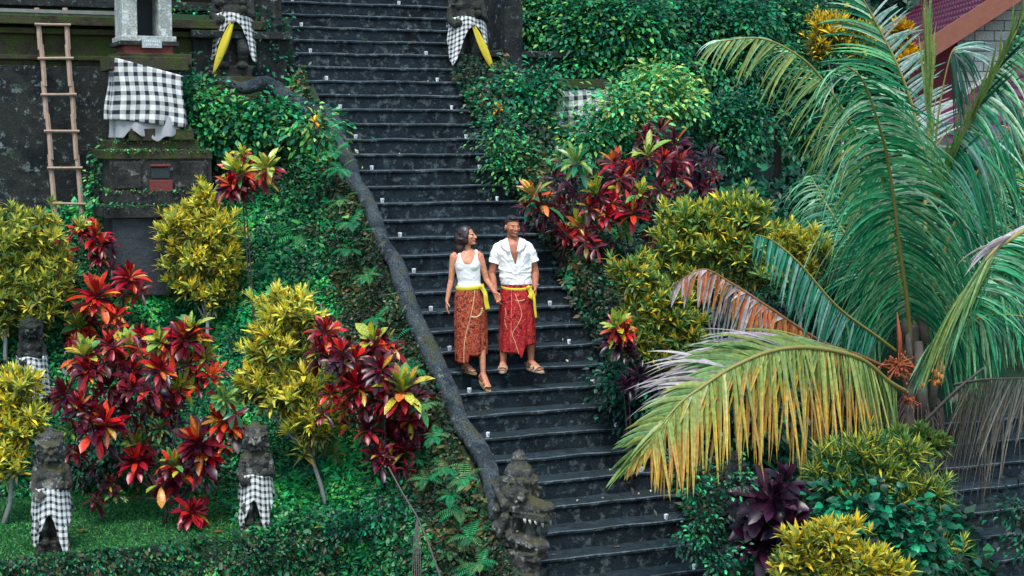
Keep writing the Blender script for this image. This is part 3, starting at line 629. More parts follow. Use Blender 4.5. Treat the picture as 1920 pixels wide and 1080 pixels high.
# the two at the head of the serpents
for (cx_, cy_, Yp, lab, sg) in ((442, 132, 7.15, 'dark guardian statue at the top left of the stairs, checkered wrap with hanging yellow sash', 1), (880, 128, 7.6, 'dark guardian statue at the top right of the stairs, checkered wrap with hanging yellow sash', -1)):
    B = rp(cx_, cy_+40, (0, 1, 0), Yp); pd = root('statue_plinth', B, 'stone plinth under the guardian at the top %s of the stairs' % ('left' if sg > 0 else 'right'), 'plinth')
    bx('block', 'wall_stone_brown', B+np.array([0, .1, -.35]), (.62, .7, 1.1), pd); bx('cap', 'wall_stone_brown', B+np.array([-.1 if sg > 0 else .1, .1, -.14]), (.9, .8, .1), pd)
    guardian(B+np.array([0, .1, .2]), -.25, lab, 1.55, 'dark_statue', wide=.36, seed=7+sg,
             prof=(lambda a: .10+.58*math.exp(-((a-1.0)/.42)**2)+.5*math.exp(-((a+1.0)/.55)**2)) if sg > 0 else (lambda a: .12+.6*math.exp(-((a+.75)/.5)**2)+.35*math.exp(-((a-1.1)/.4)**2)),
             sash=((0, -.25, .55), (-.20, -.3, .02)) if sg > 0 else ((.04, -.25, .55), (.28, -.26, .0)))
wall('low_wall', [('masonry', 'wall_stone', (-2.1, 7.5, 4.6), (1.3, .7, 2.2)), ('coping', 'wall_stone', (-2.1, 7.45, 5.73), (1.4, .85, .1))], 'dark stone wall end behind the guardian at the top left of the stairs')
wall('low_wall', [('masonry', 'wall_stone', (2.6, 8.3, 4.4), (1.7, .7, 2.3)), ('coping', 'wall_stone', (2.6, 8.25, 5.6), (1.8, .85, .1))], 'dark stone wall end right of the stairs behind the green shrubs')
wall('side_wall', [('masonry', 'wall_stone', (-1.62, 9.4, 5.4), (.3, 4.2, 3.6))], 'dark side wall along the upper left of the stairs')
wall('side_wall', [('masonry', 'wall_stone', (2.22, 10, 5.4), (.3, 4.6, 3.4))], 'dark side wall along the upper right of the stairs')

# ------------------------------------------------------------------ house (camera-facing gable), frame: x right, y away, z up
def house():
    o0 = at(1760, 257, 30); o0[2] = 3.3; hz = -YAW
    r = root('house', o0, 'house with maroon tiled roof, brown fascia and grey block gable behind the palm', 'house'); r.rotation_euler = (0, 0, hz); r['_o'] = [0, 0, 0]
    u = np.array([.84, 0, .545])
    def sheet(name, origin, lu, lv, vdir, mat, wave=.21, rows=.33):
        nu, nv = int(lu/rows)*6+1, int(lv/wave)*8+1; P = np.zeros((nu, nv, 3)); nrm_ = np.array([-.545, 0, .84])
        for i in range(nu):
            a = lu*i/(nu-1); ra = (a/rows) % 1
            for j in range(nv):
                b = lv*j/(nv-1); P[i, j] = np.array(origin)+u*a+np.array(vdir)*b+nrm_*(.06*abs(math.sin(math.pi*b/wave))-.09*ra+.03)
        return MB().grid(P).build(name, mat, r, smooth=False)
    e = np.array([-.35, 0, 2.62])                                      # lower end of the verge
    sheet('roof', e+[-.1, 0, .06], 5.6, 11, (0, 1, 0), 'roof_tile')
    m = MB(); L = 5.6; ang = math.atan2(.545, .84); R = [[math.cos(ang), 0, -math.sin(ang)], [0, 1, 0], [math.sin(ang), 0, math.cos(ang)]]
    m.box(e+u*L/2+np.array([0, -.03, -.02]), (L, .06, .36), R); m.build('fascia', 'fascia', r, bevel=.008)
    MB().box((e[0]-.03, 5.5, e[2]-.05), (.05, 11, .22)).build('eave_board', 'fascia', r)
    m = MB(); x0 = .42; pl = [(x0, 0), (6, 0), (6, e[2]+.545/.84*(6-e[0])-.2), (x0, e[2]+.545/.84*(x0-e[0])-.2)]
    vs = [(x, .4, z) for x, z in pl]; m.add(vs, [(0, 1, 2, 3)], [[(x, z) for x, z in pl]]); m.build('gable_wall', 'house_block', r)
    MB().box((.0, .55, 1.4), (.9, .12, 2.9)).build('side_wall', 'red_wall', r); MB().box((-.0, 6, 1.3), (.12, 10.8, 2.6)).build('side_wall', 'red_wall', r)
    return r, sheet
hr, sheet = house()
def shed():
    global hr
    r = root('tiled_lean_to', at(1760, 257, 28.5), 'lower maroon tiled roof in front of the house, behind the palm crown', 'roof'); r.rotation_euler = (0, 0, -YAW)
    u = np.array([.80, 0, .60]); nrm_ = np.array([-.6, 0, .8]); P = None; lu, lv, wave, rows = 6.2, 5.2, .20, .34
    nu, nv = 110, 210; P = np.zeros((nu, nv, 3))
    for i in range(nu):
        a = lu*i/(nu-1); ra = (a/rows) % 1
        for j in range(nv):
            b = lv*j/(nv-1); P[i, j] = np.array([-.45, 1.2-b, -.2])+u*a+nrm_*(.035*abs(math.sin(math.pi*b/wave))-.05*ra+.03)
    MB().grid(P).build('roof', 'roof_tile', r)
    MB().box((2.5, -1.4, -1.6), (5, 4.6, 2.6)).build('wall', 'house_block', r)
    ang = math.atan2(.6, .8); R = [[math.cos(ang), 0, -math.sin(ang)], [0, 1, 0], [math.sin(ang), 0, math.cos(ang)]]
    MB().box(np.array([-.45, 1.24, -.16])+u*3.1, (6.2, .08, .12), R).build('flashing', 'white_plaster', r)
shed()

def f_litter(n):
    k = RS.randint(-4, 33, n); X = RS.uniform(-1.1, 1.1, n); e = RS.rand(n) < .6; X = np.where(e, np.sign(X)*(1.15-np.abs(RS.normal(size=n))*.22), X); P = np.c_[X, k*RUN+RS.uniform(.04, .27, n), k*RISE+.012]; return P, np.tile([0, 0, 1.], (n, 1))
ivy('leaf_litter', f_litter, 420, .035, [(60, 110, 80), (120, 130, 110), (90, 80, 50), (150, 160, 150), (30, 90, 70)], 'tiny fallen leaves and lichen flakes scattered on the dark steps', cat='leaf litter')

def f_ped(n):
    k = RS.randint(5, size=n); zz = np.array([4.185, 4.31, 3.67, 3.49, 5.0])[k]; hx = np.array([.68, .55, .68, .76, .01])[k]; hy = np.array([.53, .46, .54, .59, .01])[k]
    X = PX+.13+RS.uniform(-1, 1, n)*hx; Y = PY-hy+RS.uniform(-.02, .12, n); Z = zz-RS.uniform(0, .1, n)**1.3*(RS.rand(n) < .6); ok = k < 4; return np.c_[X, Y, Z][ok], np.tile([-.2, -.7, .6], (int(ok.sum()), 1))
ivy('moss', f_ped, 2600, .026, MOSSY+GREEN, 'moss and tiny weeds on the ledges of the stepped shrine pedestal', cat='moss')

def f_right(n):
    X = RS.uniform(7.4, 16, n); Y = RS.uniform(-5, 5, n); Z = H(X, Y)+RS.uniform(0, .5, n)*bumpy(X, Y); return np.c_[X, Y, Z], np.tile([-.2, -.5, .8], (n, 1))
ivy('ground_cover', f_right, 24000, .11, DARKG, 'dark undergrowth right of the second stone flight')
# ------------------------------------------------------------------ plants
YEL = [(216, 206, 70), (228, 200, 52), (186, 192, 84), (236, 216, 96), (206, 172, 40), (160, 172, 76)]
YELG = [(150, 160, 72), (112, 134, 62), (176, 172, 70), (84, 116, 60), (60, 96, 56)]
OLV = [(90, 92, 34), (70, 80, 36), (120, 110, 40), (52, 72, 40)]
NAR = ([0, .25, .6, .85, 1], [.35, .8, 1, .6, .05])
BRD = ([0, .15, .4, .7, .9, 1], [.15, .4, .85, 1, .6, .05])
def rosettes(lm, C, A, n, L, W, pin, pout, droop=.5, K=5, prof=BRD, veins=None, spread=1.25, up=.35, jit=.25, infr=.3, bri=1.):
    """n leaves per rosette, inner (young) ones upright in palette pin, outer ones spread out in pout"""
    C = np.atleast_2d(C); A = nrm(np.atleast_2d(A)+np.zeros_like(C)); m = len(C); n_ = n
    idx = np.repeat(np.arange(m), n_); q = np.tile((np.arange(n_)+.5)/n_, m); ph = np.tile(np.arange(n_)*2.399, m)+np.repeat(RS.uniform(0, 6, m), n_)+RS.uniform(-.4, .4, m*n_)
    a = A[idx]; ref = np.where(np.abs(a[:, 2:3]) < .9, [[0, 0, 1.]], [[1., 0, 0]]); e1 = nrm(np.cross(a, ref)); e2 = np.cross(a, e1)
    th = up+q*spread+RS.uniform(-jit, jit, m*n_)
    rad = e1*np.cos(ph)[:, None]+e2*np.sin(ph)[:, None]; T = a*np.cos(th)[:, None]+rad*np.sin(th)[:, None]
    P = C[idx]-a*(q*L*.35)[:, None]+rad*.01; Nn = a*np.sin(th)[:, None]-rad*np.cos(th)[:, None]
    inner = (q < infr)[:, None]; c = np.where(inner, pick(pin, m*n_), pick(pout, m*n_)); c = c*bri; c1 = c*RS.uniform(.9, 1.35, (m*n_, 1))
    cm = None
    if veins: cm = np.where(RS.rand(m*n_, 1) < veins[1], pick(veins[0], m*n_), c)
    Lk = L*np.repeat(RS.uniform(.78, 1.2, m), n_)*RS.uniform(.72, 1.15, m*n_)*(.62+.5*np.sqrt(q)); lm.blades(P, T, Nn, Lk, W*Lk/L*RS.uniform(.8, 1.2, m*n_), c, c1, cm, K=K, droop=droop*q*RS.uniform(.5, 1.5, m*n_), fold=.3, prof=prof)
def stems(m, base, tips, r0=.022, r1=.009, q=None):
    base = np.array(base)
    for t in tips:
        t = np.array(t); mid = base*.45+t*.55; mid[2] = base[2]+(t[2]-base[2])*.45; j = RS.uniform(-.05, .05, 3)
        P = [(1-s)**2*base+2*s*(1-s)*(mid+j)+s*s*t for s in np.linspace(0, 1, 7)]; m.tube(P, np.linspace(r0, r1, 7), 6)
def forked(m, base, tips, r0, r1, h=.42):
    tips = [np.array(t) for t in tips]; fk = base+(np.mean(tips, axis=0)-base)*h+RS.uniform(-.04, .04, 3); mid = (base+fk)/2+RS.uniform(-.03, .03, 3)
    m.tube([base, mid, fk], [r0*1.25, r0*1.1, r0*.9], 7); stems(m, fk-(fk-mid)*.15, tips, r0*.7, r1)
def yellow_bush(bpx, blobs, label, n=150, L=.13, W=.021, pin=YEL, pout=YELG, low=OLV, D=None, bark='pale_bark', dz=0, lv=12, cat='shrub', grp=None, name='yellow_croton'):
    base = ghit(*bpx) if D is None else None
    if D is None: D = depth(base)
    else: base = at(bpx[0], bpx[1], D); base[2] = float(H(base[0], base[1]))-.05
    r = root(name, base, label, cat, grp); lm = LM(); tips = []; s = D/FPX
    area = sum(b[2]*b[3] for b in blobs)
    for (x, y, rx, ry) in blobs:
        c = at(x, y, D+dz); k = int(n*1.3*rx*ry/area)+5; d = rdir(k); d = nrm(d*[1, 1, 1]+np.array([0, 0, .25])-Fw*.3)
        rr = RS.uniform(.5, 1.12, k)[:, None]+(RS.rand(k, 1) < .16)*.24; lump = (1+.36*np.sin(d[:, 0:1]*7+x)*np.cos(d[:, 2:3]*6+y))
        P = c+.92*rr*lump*((d@Rt)[:, None]*Rt*rx*s+(d@Up)[:, None]*Up*ry*s+(d@Fw)[:, None]*Fw*min(rx, ry)*s*.8)
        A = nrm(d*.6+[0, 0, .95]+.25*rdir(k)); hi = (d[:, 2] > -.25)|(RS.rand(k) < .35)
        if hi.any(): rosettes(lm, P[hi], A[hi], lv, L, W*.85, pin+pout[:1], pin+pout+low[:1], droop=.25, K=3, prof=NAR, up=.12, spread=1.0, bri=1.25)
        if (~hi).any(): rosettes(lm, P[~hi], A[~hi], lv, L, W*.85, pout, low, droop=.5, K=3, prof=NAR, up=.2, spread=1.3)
        for _ in range(3): tips.append(c+rdir(1)[0]*np.array([.6, .6, .4])*rx*s*.7)
    lm.build('foliage', 'leaf', r); m = MB(); forked(m, base, tips[::3], .024, .007); off(m, r).build('stems', bark, r, smooth=True); return r
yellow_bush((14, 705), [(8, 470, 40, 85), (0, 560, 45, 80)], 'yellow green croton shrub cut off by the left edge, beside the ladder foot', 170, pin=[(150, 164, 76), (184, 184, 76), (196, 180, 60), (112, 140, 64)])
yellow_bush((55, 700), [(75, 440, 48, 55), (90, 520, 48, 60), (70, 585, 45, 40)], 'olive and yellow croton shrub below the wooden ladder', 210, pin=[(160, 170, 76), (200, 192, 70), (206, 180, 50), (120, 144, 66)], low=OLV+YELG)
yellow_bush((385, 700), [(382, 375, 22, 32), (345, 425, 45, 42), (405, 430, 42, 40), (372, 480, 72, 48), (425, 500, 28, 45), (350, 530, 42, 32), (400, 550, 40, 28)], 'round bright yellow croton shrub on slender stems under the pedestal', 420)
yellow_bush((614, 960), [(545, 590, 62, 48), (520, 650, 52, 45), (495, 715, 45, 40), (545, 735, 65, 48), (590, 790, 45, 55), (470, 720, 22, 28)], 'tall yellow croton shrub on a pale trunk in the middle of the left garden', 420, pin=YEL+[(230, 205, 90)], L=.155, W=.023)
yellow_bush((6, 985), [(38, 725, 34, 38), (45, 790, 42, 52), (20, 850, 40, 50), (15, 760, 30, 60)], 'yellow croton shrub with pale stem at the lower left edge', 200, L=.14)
yellow_bush((1340, 760), [(1310, 420, 75, 48), (1390, 410, 62, 48), (1280, 470, 65, 45), (1370, 470, 80, 50), (1420, 500, 40, 40), (1300, 530, 60, 40)], 'large green and gold croton bush in the middle of the right bed', 520, pin=[(186, 184, 66), (214, 188, 50), (136, 160, 76), (96, 140, 76)], pout=[(84, 128, 70), (120, 144, 70), (56, 100, 60)], D=18.6, L=.135)
yellow_bush((1230, 820), [(1190, 520, 48, 40), (1215, 570, 50, 42), (1200, 630, 48, 48), (1260, 600, 50, 50), (1240, 670, 50, 40), (1290, 640, 40, 40)], 'green croton bush with orange tips beside the brown dead palm frond', 420, pin=[(180, 176, 60), (214, 170, 44), (120, 150, 70), (90, 134, 72)], pout=[(76, 120, 66), (104, 134, 66), (50, 92, 56)], D=18.0, L=.13)
yellow_bush((1500, 700), [(1480, 455, 40, 36), (1525, 470, 38, 40), (1500, 510, 50, 36)], 'small bright yellow croton bush behind the teal palm frond', 170, D=20)
yellow_bush((1590, 400), [(1560, 60, 45, 38), (1610, 80, 40, 36), (1540, 90, 26, 26)], 'orange yellow croton tree top in front of the house roof', 190, pin=[(226, 190, 40), (200, 160, 36)], pout=[(150, 140, 50), (80, 104, 50)], D=24, L=.15, W=.022)
yellow_bush((1700, 420), [(1690, 62, 22, 20), (1700, 110, 22, 22)], 'small orange croton tuft poking up before the maroon roof edge', 70, pin=[(224, 170, 24), (200, 150, 30)], pout=[(150, 120, 30)], D=24, L=.16, W=.026)
yellow_bush((1915, 600), [(1905, 270, 30, 40), (1912, 340, 26, 44)], 'yellow orange croton cut off by the right edge behind the palm', 110, pin=[(214, 170, 24), (190, 150, 30)], pout=[(120, 120, 40)], D=22, L=.15)
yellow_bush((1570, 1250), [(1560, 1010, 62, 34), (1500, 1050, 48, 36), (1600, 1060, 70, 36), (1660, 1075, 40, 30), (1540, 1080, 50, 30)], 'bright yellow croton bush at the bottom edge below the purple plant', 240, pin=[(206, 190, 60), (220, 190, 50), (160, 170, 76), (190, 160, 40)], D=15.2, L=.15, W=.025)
yellow_bush((1680, 1120), [(1600, 850, 60, 36), (1560, 890, 40, 36), (1650, 890, 60, 42), (1700, 940, 55, 40), (1620, 930, 50, 34), (1745, 920, 38, 34), (1750, 1040, 48, 34), (1700, 850, 34, 26)], 'loose pale green shrub with thin yellowish leaves below the palm trunk', 330, pin=[(150, 160, 60), (180, 170, 50), (110, 140, 70)], pout=[(50, 100, 60), (80, 120, 60), (30, 80, 56)], low=[(24, 70, 48), (40, 84, 50)], D=16.2, L=.16, W=.012, lv=13, name='leafy_shrub')
yellow_bush((1740, 1060), [(1730, 830, 44, 24), (1690, 825, 30, 20)], 'dull green shrub at the foot of the palm', 70, pin=[(110, 140, 70), (90, 110, 40)], pout=[(40, 84, 50)], D=17, L=.14, W=.022, name='leafy_shrub')

RED = [(176, 14, 34), (204, 30, 32), (136, 10, 32), (150, 18, 38), (214, 60, 36), (100, 12, 34), (80, 10, 30)]
DRED = [(96, 14, 34), (70, 12, 34), (120, 16, 34), (56, 18, 40), (84, 30, 36)]
ORG = [(214, 90, 34), (200, 60, 30), (190, 130, 40), (220, 120, 60), (150, 30, 30)]
GRT = [(150, 176, 60), (120, 160, 66), (190, 180, 50), (84, 150, 80)]
GRN = [(24, 110, 74), (40, 120, 66), (16, 84, 62), (96, 130, 50)]
PUR = [(44, 16, 38), (32, 14, 34), (60, 22, 46), (28, 22, 36)]
PALS = {'r': (RED, RED), 'g': (GRT, RED+DRED), 'G': (GRT, GRT+ORG+RED), 'o': (ORG, ORG+RED), 'd': (DRED, DRED), 'k': (RED, DRED), 'n': (GRN, GRN), 'p': (PUR, PUR), 'y': (GRT+ORG, GRN+ORG), 'x': (RED, RED+PUR)}
def red_bush(bpx, ros, label, D=None, L=.25, W=.034, n=25, name='red_croton', cat='shrub', grp=None, extra=0, bark='dark_bark', spr=1.45):
    base = ghit(*bpx) if D is None else None
    if D is None: D = depth(base)
    else: base = at(bpx[0], bpx[1], D); base[2] = float(H(base[0], base[1]))-.03
    r = root(name, base, label, cat, grp); lm = LM(); tips = []; s = D/FPX
    for q in ros:
        x, y, k = q[:3]; sc = q[3] if len(q) > 3 else 1.; c = at(x, y, D+RS.uniform(-.22, .22)); pin, pout = PALS[k]
        A = nrm(np.array([0, 0, .8])-Fw*.5+rdir(1)[0]*.3); rosettes(lm, c, A, int(n*1.5*(.8+.3*sc)), L*sc, W*sc*.9, pin, pout, droop=.6, K=6, veins=([(214, 120, 40), (190, 40, 40), (200, 180, 60)], .2) if k not in 'np' else ([(150, 170, 70)], .5) if k == 'n' else ([(60, 24, 48)], .4), spread=spr, up=.12, infr=.42 if k in 'gG' else .3)
        if k in 'gG': rosettes(lm, c+A*.05, A, 6, L*sc*.95, W*sc*1.15, pin, pin, droop=.35, K=6, veins=([(200, 200, 90)], .5), spread=.8, up=.35)
        tips.append(c-A*.1)
        for _ in range(extra):
            cc = c+rdir(1)[0]*np.array([.16, .16, .12])-[0, 0, .12]; rosettes(lm, cc, nrm(A+rdir(1)[0]*.5), 9, L*sc*.85, W*sc*.9, PALS['k'][1], PALS['k'][1]+PALS[k][1], droop=.7, K=5, spread=1.6)
    lm.build('foliage', 'leaf_croton', r); m = MB(); forked(m, base, tips[::3], .018, .006, .22); off(m, r).build('stems', bark, r, smooth=True); return r
red_bush((488, 455), [(448, 322, 'G', 1.1), (500, 312, 'G', .9), (432, 345, 'k', .8), (462, 350, 'd', .8), (500, 335, 'k', .8), (455, 290, 'g', .6)], 'small red and yellow croton with two heads on the slope below the top left guardian', D=19.4)
red_bush((225, 720), [(120, 468, 'r', 1), (150, 425, 'g', .8), (178, 437, 'r', 1), (190, 455, 'k', .8), (244, 517, 'r', 1.05), (250, 545, 'y', .7), (180, 550, 'o', 1.15), (160, 585, 'o', .9), (150, 612, 'G', .9), (215, 590, 'o', .8), (185, 480, 'k', .6), (140, 640, 'o', .6)], 'tall open red croton with orange leaf heads below the ladder', extra=1, n=24)
red_bush((308, 985), [(160, 665, 'g', 1), (205, 640, 'x', .9), (165, 690, 'r', .9), (240, 650, 'G', .9), (265, 625, 'r', .8), (300, 640, 'G', .9), (345, 630, 'r', 1), (360, 615, 'G', .9), (250, 690, 'k', .9), (205, 720, 'd', .9), (300, 690, 'x', .9), (350, 680, 'g', .9), (385, 670, 'G', .8), (395, 700, 'o', .8), (335, 725, 'G', .9), (310, 740, 'o', .9), (420, 745, 'n', .7),
          (120, 735, 'd', .9), (150, 760, 'k', .9), (195, 790, 'r', 1.2), (175, 770, 'x', .9), (235, 760, 'd', .8), (280, 760, 'd', .7), (370, 825, 'k', 1.25), (385, 850, 'r', .9), (415, 785, 'o', 1), (265, 830, 'G', 1.05), (255, 860, 'r', .9), (325, 870, 'G', .9), (330, 895, 'k', .8), (360, 955, 'r', 1.05), (130, 805, 'n', .6), (205, 905, 'd', .8), (215, 925, 'n', .5), (300, 800, 'n', .6), (250, 725, 'k', .8), (320, 780, 'd', .6), (440, 800, 'o', .6), (150, 850, 'd', .5)],
         'very large crimson croton with many green-tipped leaf heads in front of the lawn', extra=2, n=20, L=.24, W=.040)
red_bush((735, 930), [(612, 620, 'r', .9), (600, 655, 'd', .9), (640, 655, 'k', .8), (700, 640, 'g', .9), (722, 640, 'r', .9), (665, 670, 'k', .9), (650, 705, 'G', 1.1), (670, 720, 'r', 1), (620, 735, 'x', .7), (650, 760, 'o', .7), (755, 728, 'G', 1.25), (745, 770, 'd', 1.2), (720, 745, 'k', 1), (770, 785, 'k', .9), (735, 815, 'd', 1.1), (710, 850, 'd', .8), (760, 840, 'd', .7), (690, 800, 'd', .7), (715, 690, 'k', .8)],
         'deep red croton with large green leaf heads, just left of the lower serpent', D=17.3, extra=2, n=19, W=.040)
red_bush((1210, 640), [(1000, 362, 'y', 1.1), (1010, 390, 'd', .8), (985, 385, 'k', .7), (1150, 300, 'o', 1.05), (1165, 330, 'k', .9), (1215, 288, 'g', 1.05), (1245, 300, 'k', .9), (1190, 320, 'x', .9), (1118, 360, 'g', 1.05), (1150, 375, 'r', .9), (1165, 352, 'G', .8), (1200, 360, 'G', .9), (1185, 395, 'r', 1), (1215, 390, 'x', .9), (1140, 400, 'x', .8), (1105, 385, 'k', .8), (1060, 432, 'r', .9), (1090, 425, 'G', .9), (1100, 450, 'k', .8), (1175, 430, 'n', .8), (1265, 330, 'd', .9), (1240, 350, 'd', .8), (1080, 300, 'n', 1.0), (1050, 290, 'n', .8), (1215, 450, 'd', .7), (1275, 300, 'd', .8)],
         'broad red and orange croton bush on the right bank above the man', D=20.0, extra=1, n=15)
red_bush((1250, 560), [(1240, 240, 'd', 1), (1220, 262, 'x', .9), (1265, 265, 'd', .9), (1285, 285, 'p', .9), (1210, 250, 'k', .8), (1300, 310, 'p', .9), (1330, 290, 'p', .8), (1310, 340, 'p', .9), (1340, 330, 'd', .7)], 'dark maroon croton behind the red and orange croton bush on the right', D=21.5, extra=2, n=13)
red_bush((1195, 790), [(1158, 612, 'G', .9), (1170, 625, 'r', .7), (1160, 640, 'p', .8), (1178, 655, 'p', .8), (1200, 700, 'p', .8), (1180, 720, 'p', .6)], 'small croton with yellow, red and purple leaves at the right edge of the stairs', D=17.6)
red_bush((1110, 560), [(1040, 330, 'p', .9), (1075, 345, 'p', .9), (1060, 380, 'd', .9), (1030, 400, 'd', .8), (1100, 330, 'n', .8), (1120, 480, 'p', .9), (1160, 480, 'd', .9), (1080, 470, 'd', .8), (1130, 520, 'p', .8)], 'dark purple leaved shrub under the red croton right of the stairs', D=20.3, extra=2, n=12)
red_bush((1450, 1130), [(1450, 930, 'p', 1.0), (1430, 970, 'p', .9), (1480, 985, 'p', .9), (1420, 1020, 'p', .8), (1470, 900, 'p', .8), (1410, 930, 'p', .7)], 'dark purple broad leaved plant beside the right serpent head', D=15.9, L=.38, W=.07, n=15, name='purple_plant', cat='plant')

# broad green shrubs and trees: clumps of leaves on branches
def leafy(name, bpx, blobs, label, n, size, pal, D, cat='tree', bark='dark_bark', wid=.32, hue=None, mat='leaf_gloss', clump=14, spread=.16, depthk=.7):
    base = at(bpx[0], bpx[1], D); base[2] = float(H(base[0], base[1]))-.05
    r = root(name, base, label, cat); lm = LM(); s = D/FPX; area = sum(b[2]*b[3] for b in blobs); tips = []
    for b in blobs:
        x, y, rx, ry = b[:4]; c = at(x, y, D+(b[4] if len(b) > 4 else 0)); k = max(int(n/clump*rx*ry/area), 3); d = rdir(k); rr = RS.uniform(.25, 1.06, k)[:, None]**.6
        P = c+rr*((d@Rt)[:, None]*Rt*rx*s+(d@Up)[:, None]*Up*ry*s+(d@Fw)[:, None]*Fw*min(rx, ry)*s*depthk); tips += [P[i] for i in range(min(5, k))]
        cc = pick(pal, k, .5)*1.15; idx = np.repeat(np.arange(k), clump); m_ = len(idx)
        Q = P[idx]+RS.normal(size=(m_, 3))*spread*[1, 1, .7]; T = nrm(Q-P[idx]+d[idx]*.12+[0, 0, .03]+.06*RS.normal(size=(m_, 3))); c_ = cc[idx]*RS.uniform(.45, 1.6, (m_, 1))
        lm.blades(Q, T, nrm(d[idx]*.5+[0, 0, .8]-Fw*.3+.45*rdir(m_)), size*RS.uniform(.6, 1.3, m_), size*wid*RS.uniform(.8, 1.2, m_), c_, c_*1.1, K=5 if wid > .4 else 3 if size < .12 else 4, mid=True, droop=.4)
    lm.build('crown' if cat == 'tree' else 'foliage', mat, r); m = MB(); top = base+[0, 0, .5]
    if cat == 'tree':
        top = base*.4+np.mean(tips, axis=0)*.6; m.tube([base, base*.6+top*.4+[.05, .02, 0], top], [.09, .07, .05], 9); off(m, r).build('trunk', bark, r, smooth=True)
        m = MB(); stems(m, top, tips[:26], .035, .007); off(m, r).build('branches', bark, r, smooth=True)
    else:
        stems(m, np.mean(tips, axis=0)-[0, 0, .25], tips[:14], .010, .004)
        off(m, r).build('stems', bark, r, smooth=True)
    return r
TG = [(14, 110, 72), (24, 130, 80), (10, 84, 60), (50, 140, 72), (6, 64, 50), (90, 150, 70)]
TD = [(8, 80, 58), (12, 100, 66), (6, 60, 48), (20, 112, 70), (60, 120, 60)]
LG = [(120, 170, 90), (80, 160, 90), (50, 150, 90), (150, 170, 80)]
leafy('green_tree', (1000, 330), [(960, 30, 70, 50), (1020, 50, 70, 60), (970, 110, 50, 45), (1060, 10, 60, 40)], 'green tree at the top beside the right guardian statue', 6500, .095, TG+LG[:1], 25.5)
leafy('green_tree', (1130, 380), [(1110, 60, 80, 70), (1180, 40, 80, 60), (1140, 130, 90, 50), (1220, 110, 60, 50), (1080, 120, 50, 40)], 'dense green tree above the half hidden checkered cloth', 8500, .10, TG, 25)
leafy('green_tree', (1330, 400), [(1290, 50, 90, 70), (1370, 40, 90, 60), (1330, 130, 90, 60), (1410, 110, 70, 60), (1260, 150, 50, 50)], 'dark green tree at top centre right, behind the light green shrub', 9500, .10, TD, 26)
leafy('green_tree', (1450, 420), [(1450, 40, 70, 60), (1500, 100, 60, 60), (1440, 150, 70, 50), (1500, 30, 50, 60), (1400, 200, 50, 40)], 'shady green tree left of the orange croton tree top', 6500, .10, TD, 27.5)
leafy('green_tree', (1560, 420), [(1560, 160, 70, 60), (1620, 160, 60, 50), (1540, 230, 70, 60), (1640, 230, 60, 60)], 'dark tree behind the palm crown, below the orange croton', 5000, .11, TD, 27)
leafy('leafy_shrub', (1010, 400), [(975, 190, 45, 50), (1000, 240, 50, 45), (960, 270, 40, 45), (1020, 160, 35, 35), (1000, 290, 45, 30), (1000, 210, 60, 50, .6)], 'green shrub right of the stairs beside the checkered pedestal cloth', 3800, .085, TG, 22.5, 'shrub')
leafy('leafy_shrub', (1180, 420), [(1170, 200, 50, 40), (1140, 240, 45, 35), (1110, 262, 50, 26), (1190, 250, 40, 30)], 'pale green shrub in front of the checkered pedestal cloth', 2800, .085, LG+TG[:3], 22, 'shrub')
leafy('leafy_shrub', (1240, 400), [(1235, 155, 45, 30), (1270, 190, 38, 24), (1215, 180, 30, 22)], 'light green sprawling shrub above the maroon croton', 1800, .09, LG, 22.5, 'shrub')
leafy('leafy_shrub', (1340, 420), [(1340, 215, 55, 40), (1380, 260, 45, 40), (1320, 260, 50, 40), (1410, 220, 35, 45)], 'dark green shrub left of the long palm leaflets', 3000, .085, TD, 23, 'shrub')
leafy('leafy_shrub', (930, 420), [(935, 250, 28, 40), (950, 300, 30, 30), (960, 330, 25, 25)], 'small green bush overhanging the right edge of the upper stairs', 1500, .06, TG+[(60, 90, 50)], 21.5, 'shrub')
leafy('leafy_shrub', (1330, 1200), [(1300, 905, 40, 28), (1325, 960, 26, 60), (1300, 1010, 22, 40), (1370, 900, 34, 24), (1345, 1050, 24, 40)], 'ivy like green bush around the right serpent head', 1300, .05, DARKG+LG[2:3], 15.6, 'shrub', clump=10, spread=.08)
leafy('leafy_shrub', (1640, 1200), [(1640, 985, 60, 44), (1600, 960, 50, 36), (1700, 1010, 60, 50), (1660, 1050, 60, 40)], 'broad leaved green creeper under the loose pale shrub at lower right', 1500, .10, [(12, 104, 70), (8, 76, 54), (16, 120, 80), (6, 56, 44)], 15.9, 'shrub', wid=.42, clump=8)
leafy('leafy_shrub', (1240, 900), [(1160, 720, 34, 34), (1200, 770, 44, 34), (1240, 740, 50, 40), (1200, 690, 36, 30), (1290, 760, 60, 60), (1400, 760, 90, 60)], 'dark green undergrowth bush behind the large drooping palm frond', 3800, .08, DARKG, 18.2, 'shrub')
leafy('leafy_shrub', (1900, 1010), [(1905, 950, 26, 24), (1930, 1000, 30, 50)], 'dark green creeper bush on the lower right stone flight', 500, .06, DARKG+TG[:2], 17.2, 'shrub', clump=8, spread=.1)
leafy('leafy_shrub', (440, 330), [(380, 190, 36, 44), (430, 225, 50, 34), (370, 240, 40, 34), (480, 240, 50, 34), (550, 235, 40, 24), (520, 205, 34, 20), (400, 270, 50, 24), (350, 150, 14, 30)], 'leafy green bush covering the wall left of the serpent tail', 4200, .085, TG, 21.2, 'shrub')
leafy('leafy_shrub', (340, 70), [(345, 62, 28, 22), (370, 50, 24, 24), (360, 100, 34, 20)], 'small green bush growing on the wall right of the white shrine', 700, .08, TG, 22.5, 'shrub')
leafy('leafy_shrub', (510, 120), [(505, 60, 16, 40), (500, 120, 16, 34), (512, 150, 14, 22)], 'small dark green bush beside the top left guardian statue', 700, .07, DARKG+TG[:2], 22.3, 'shrub')
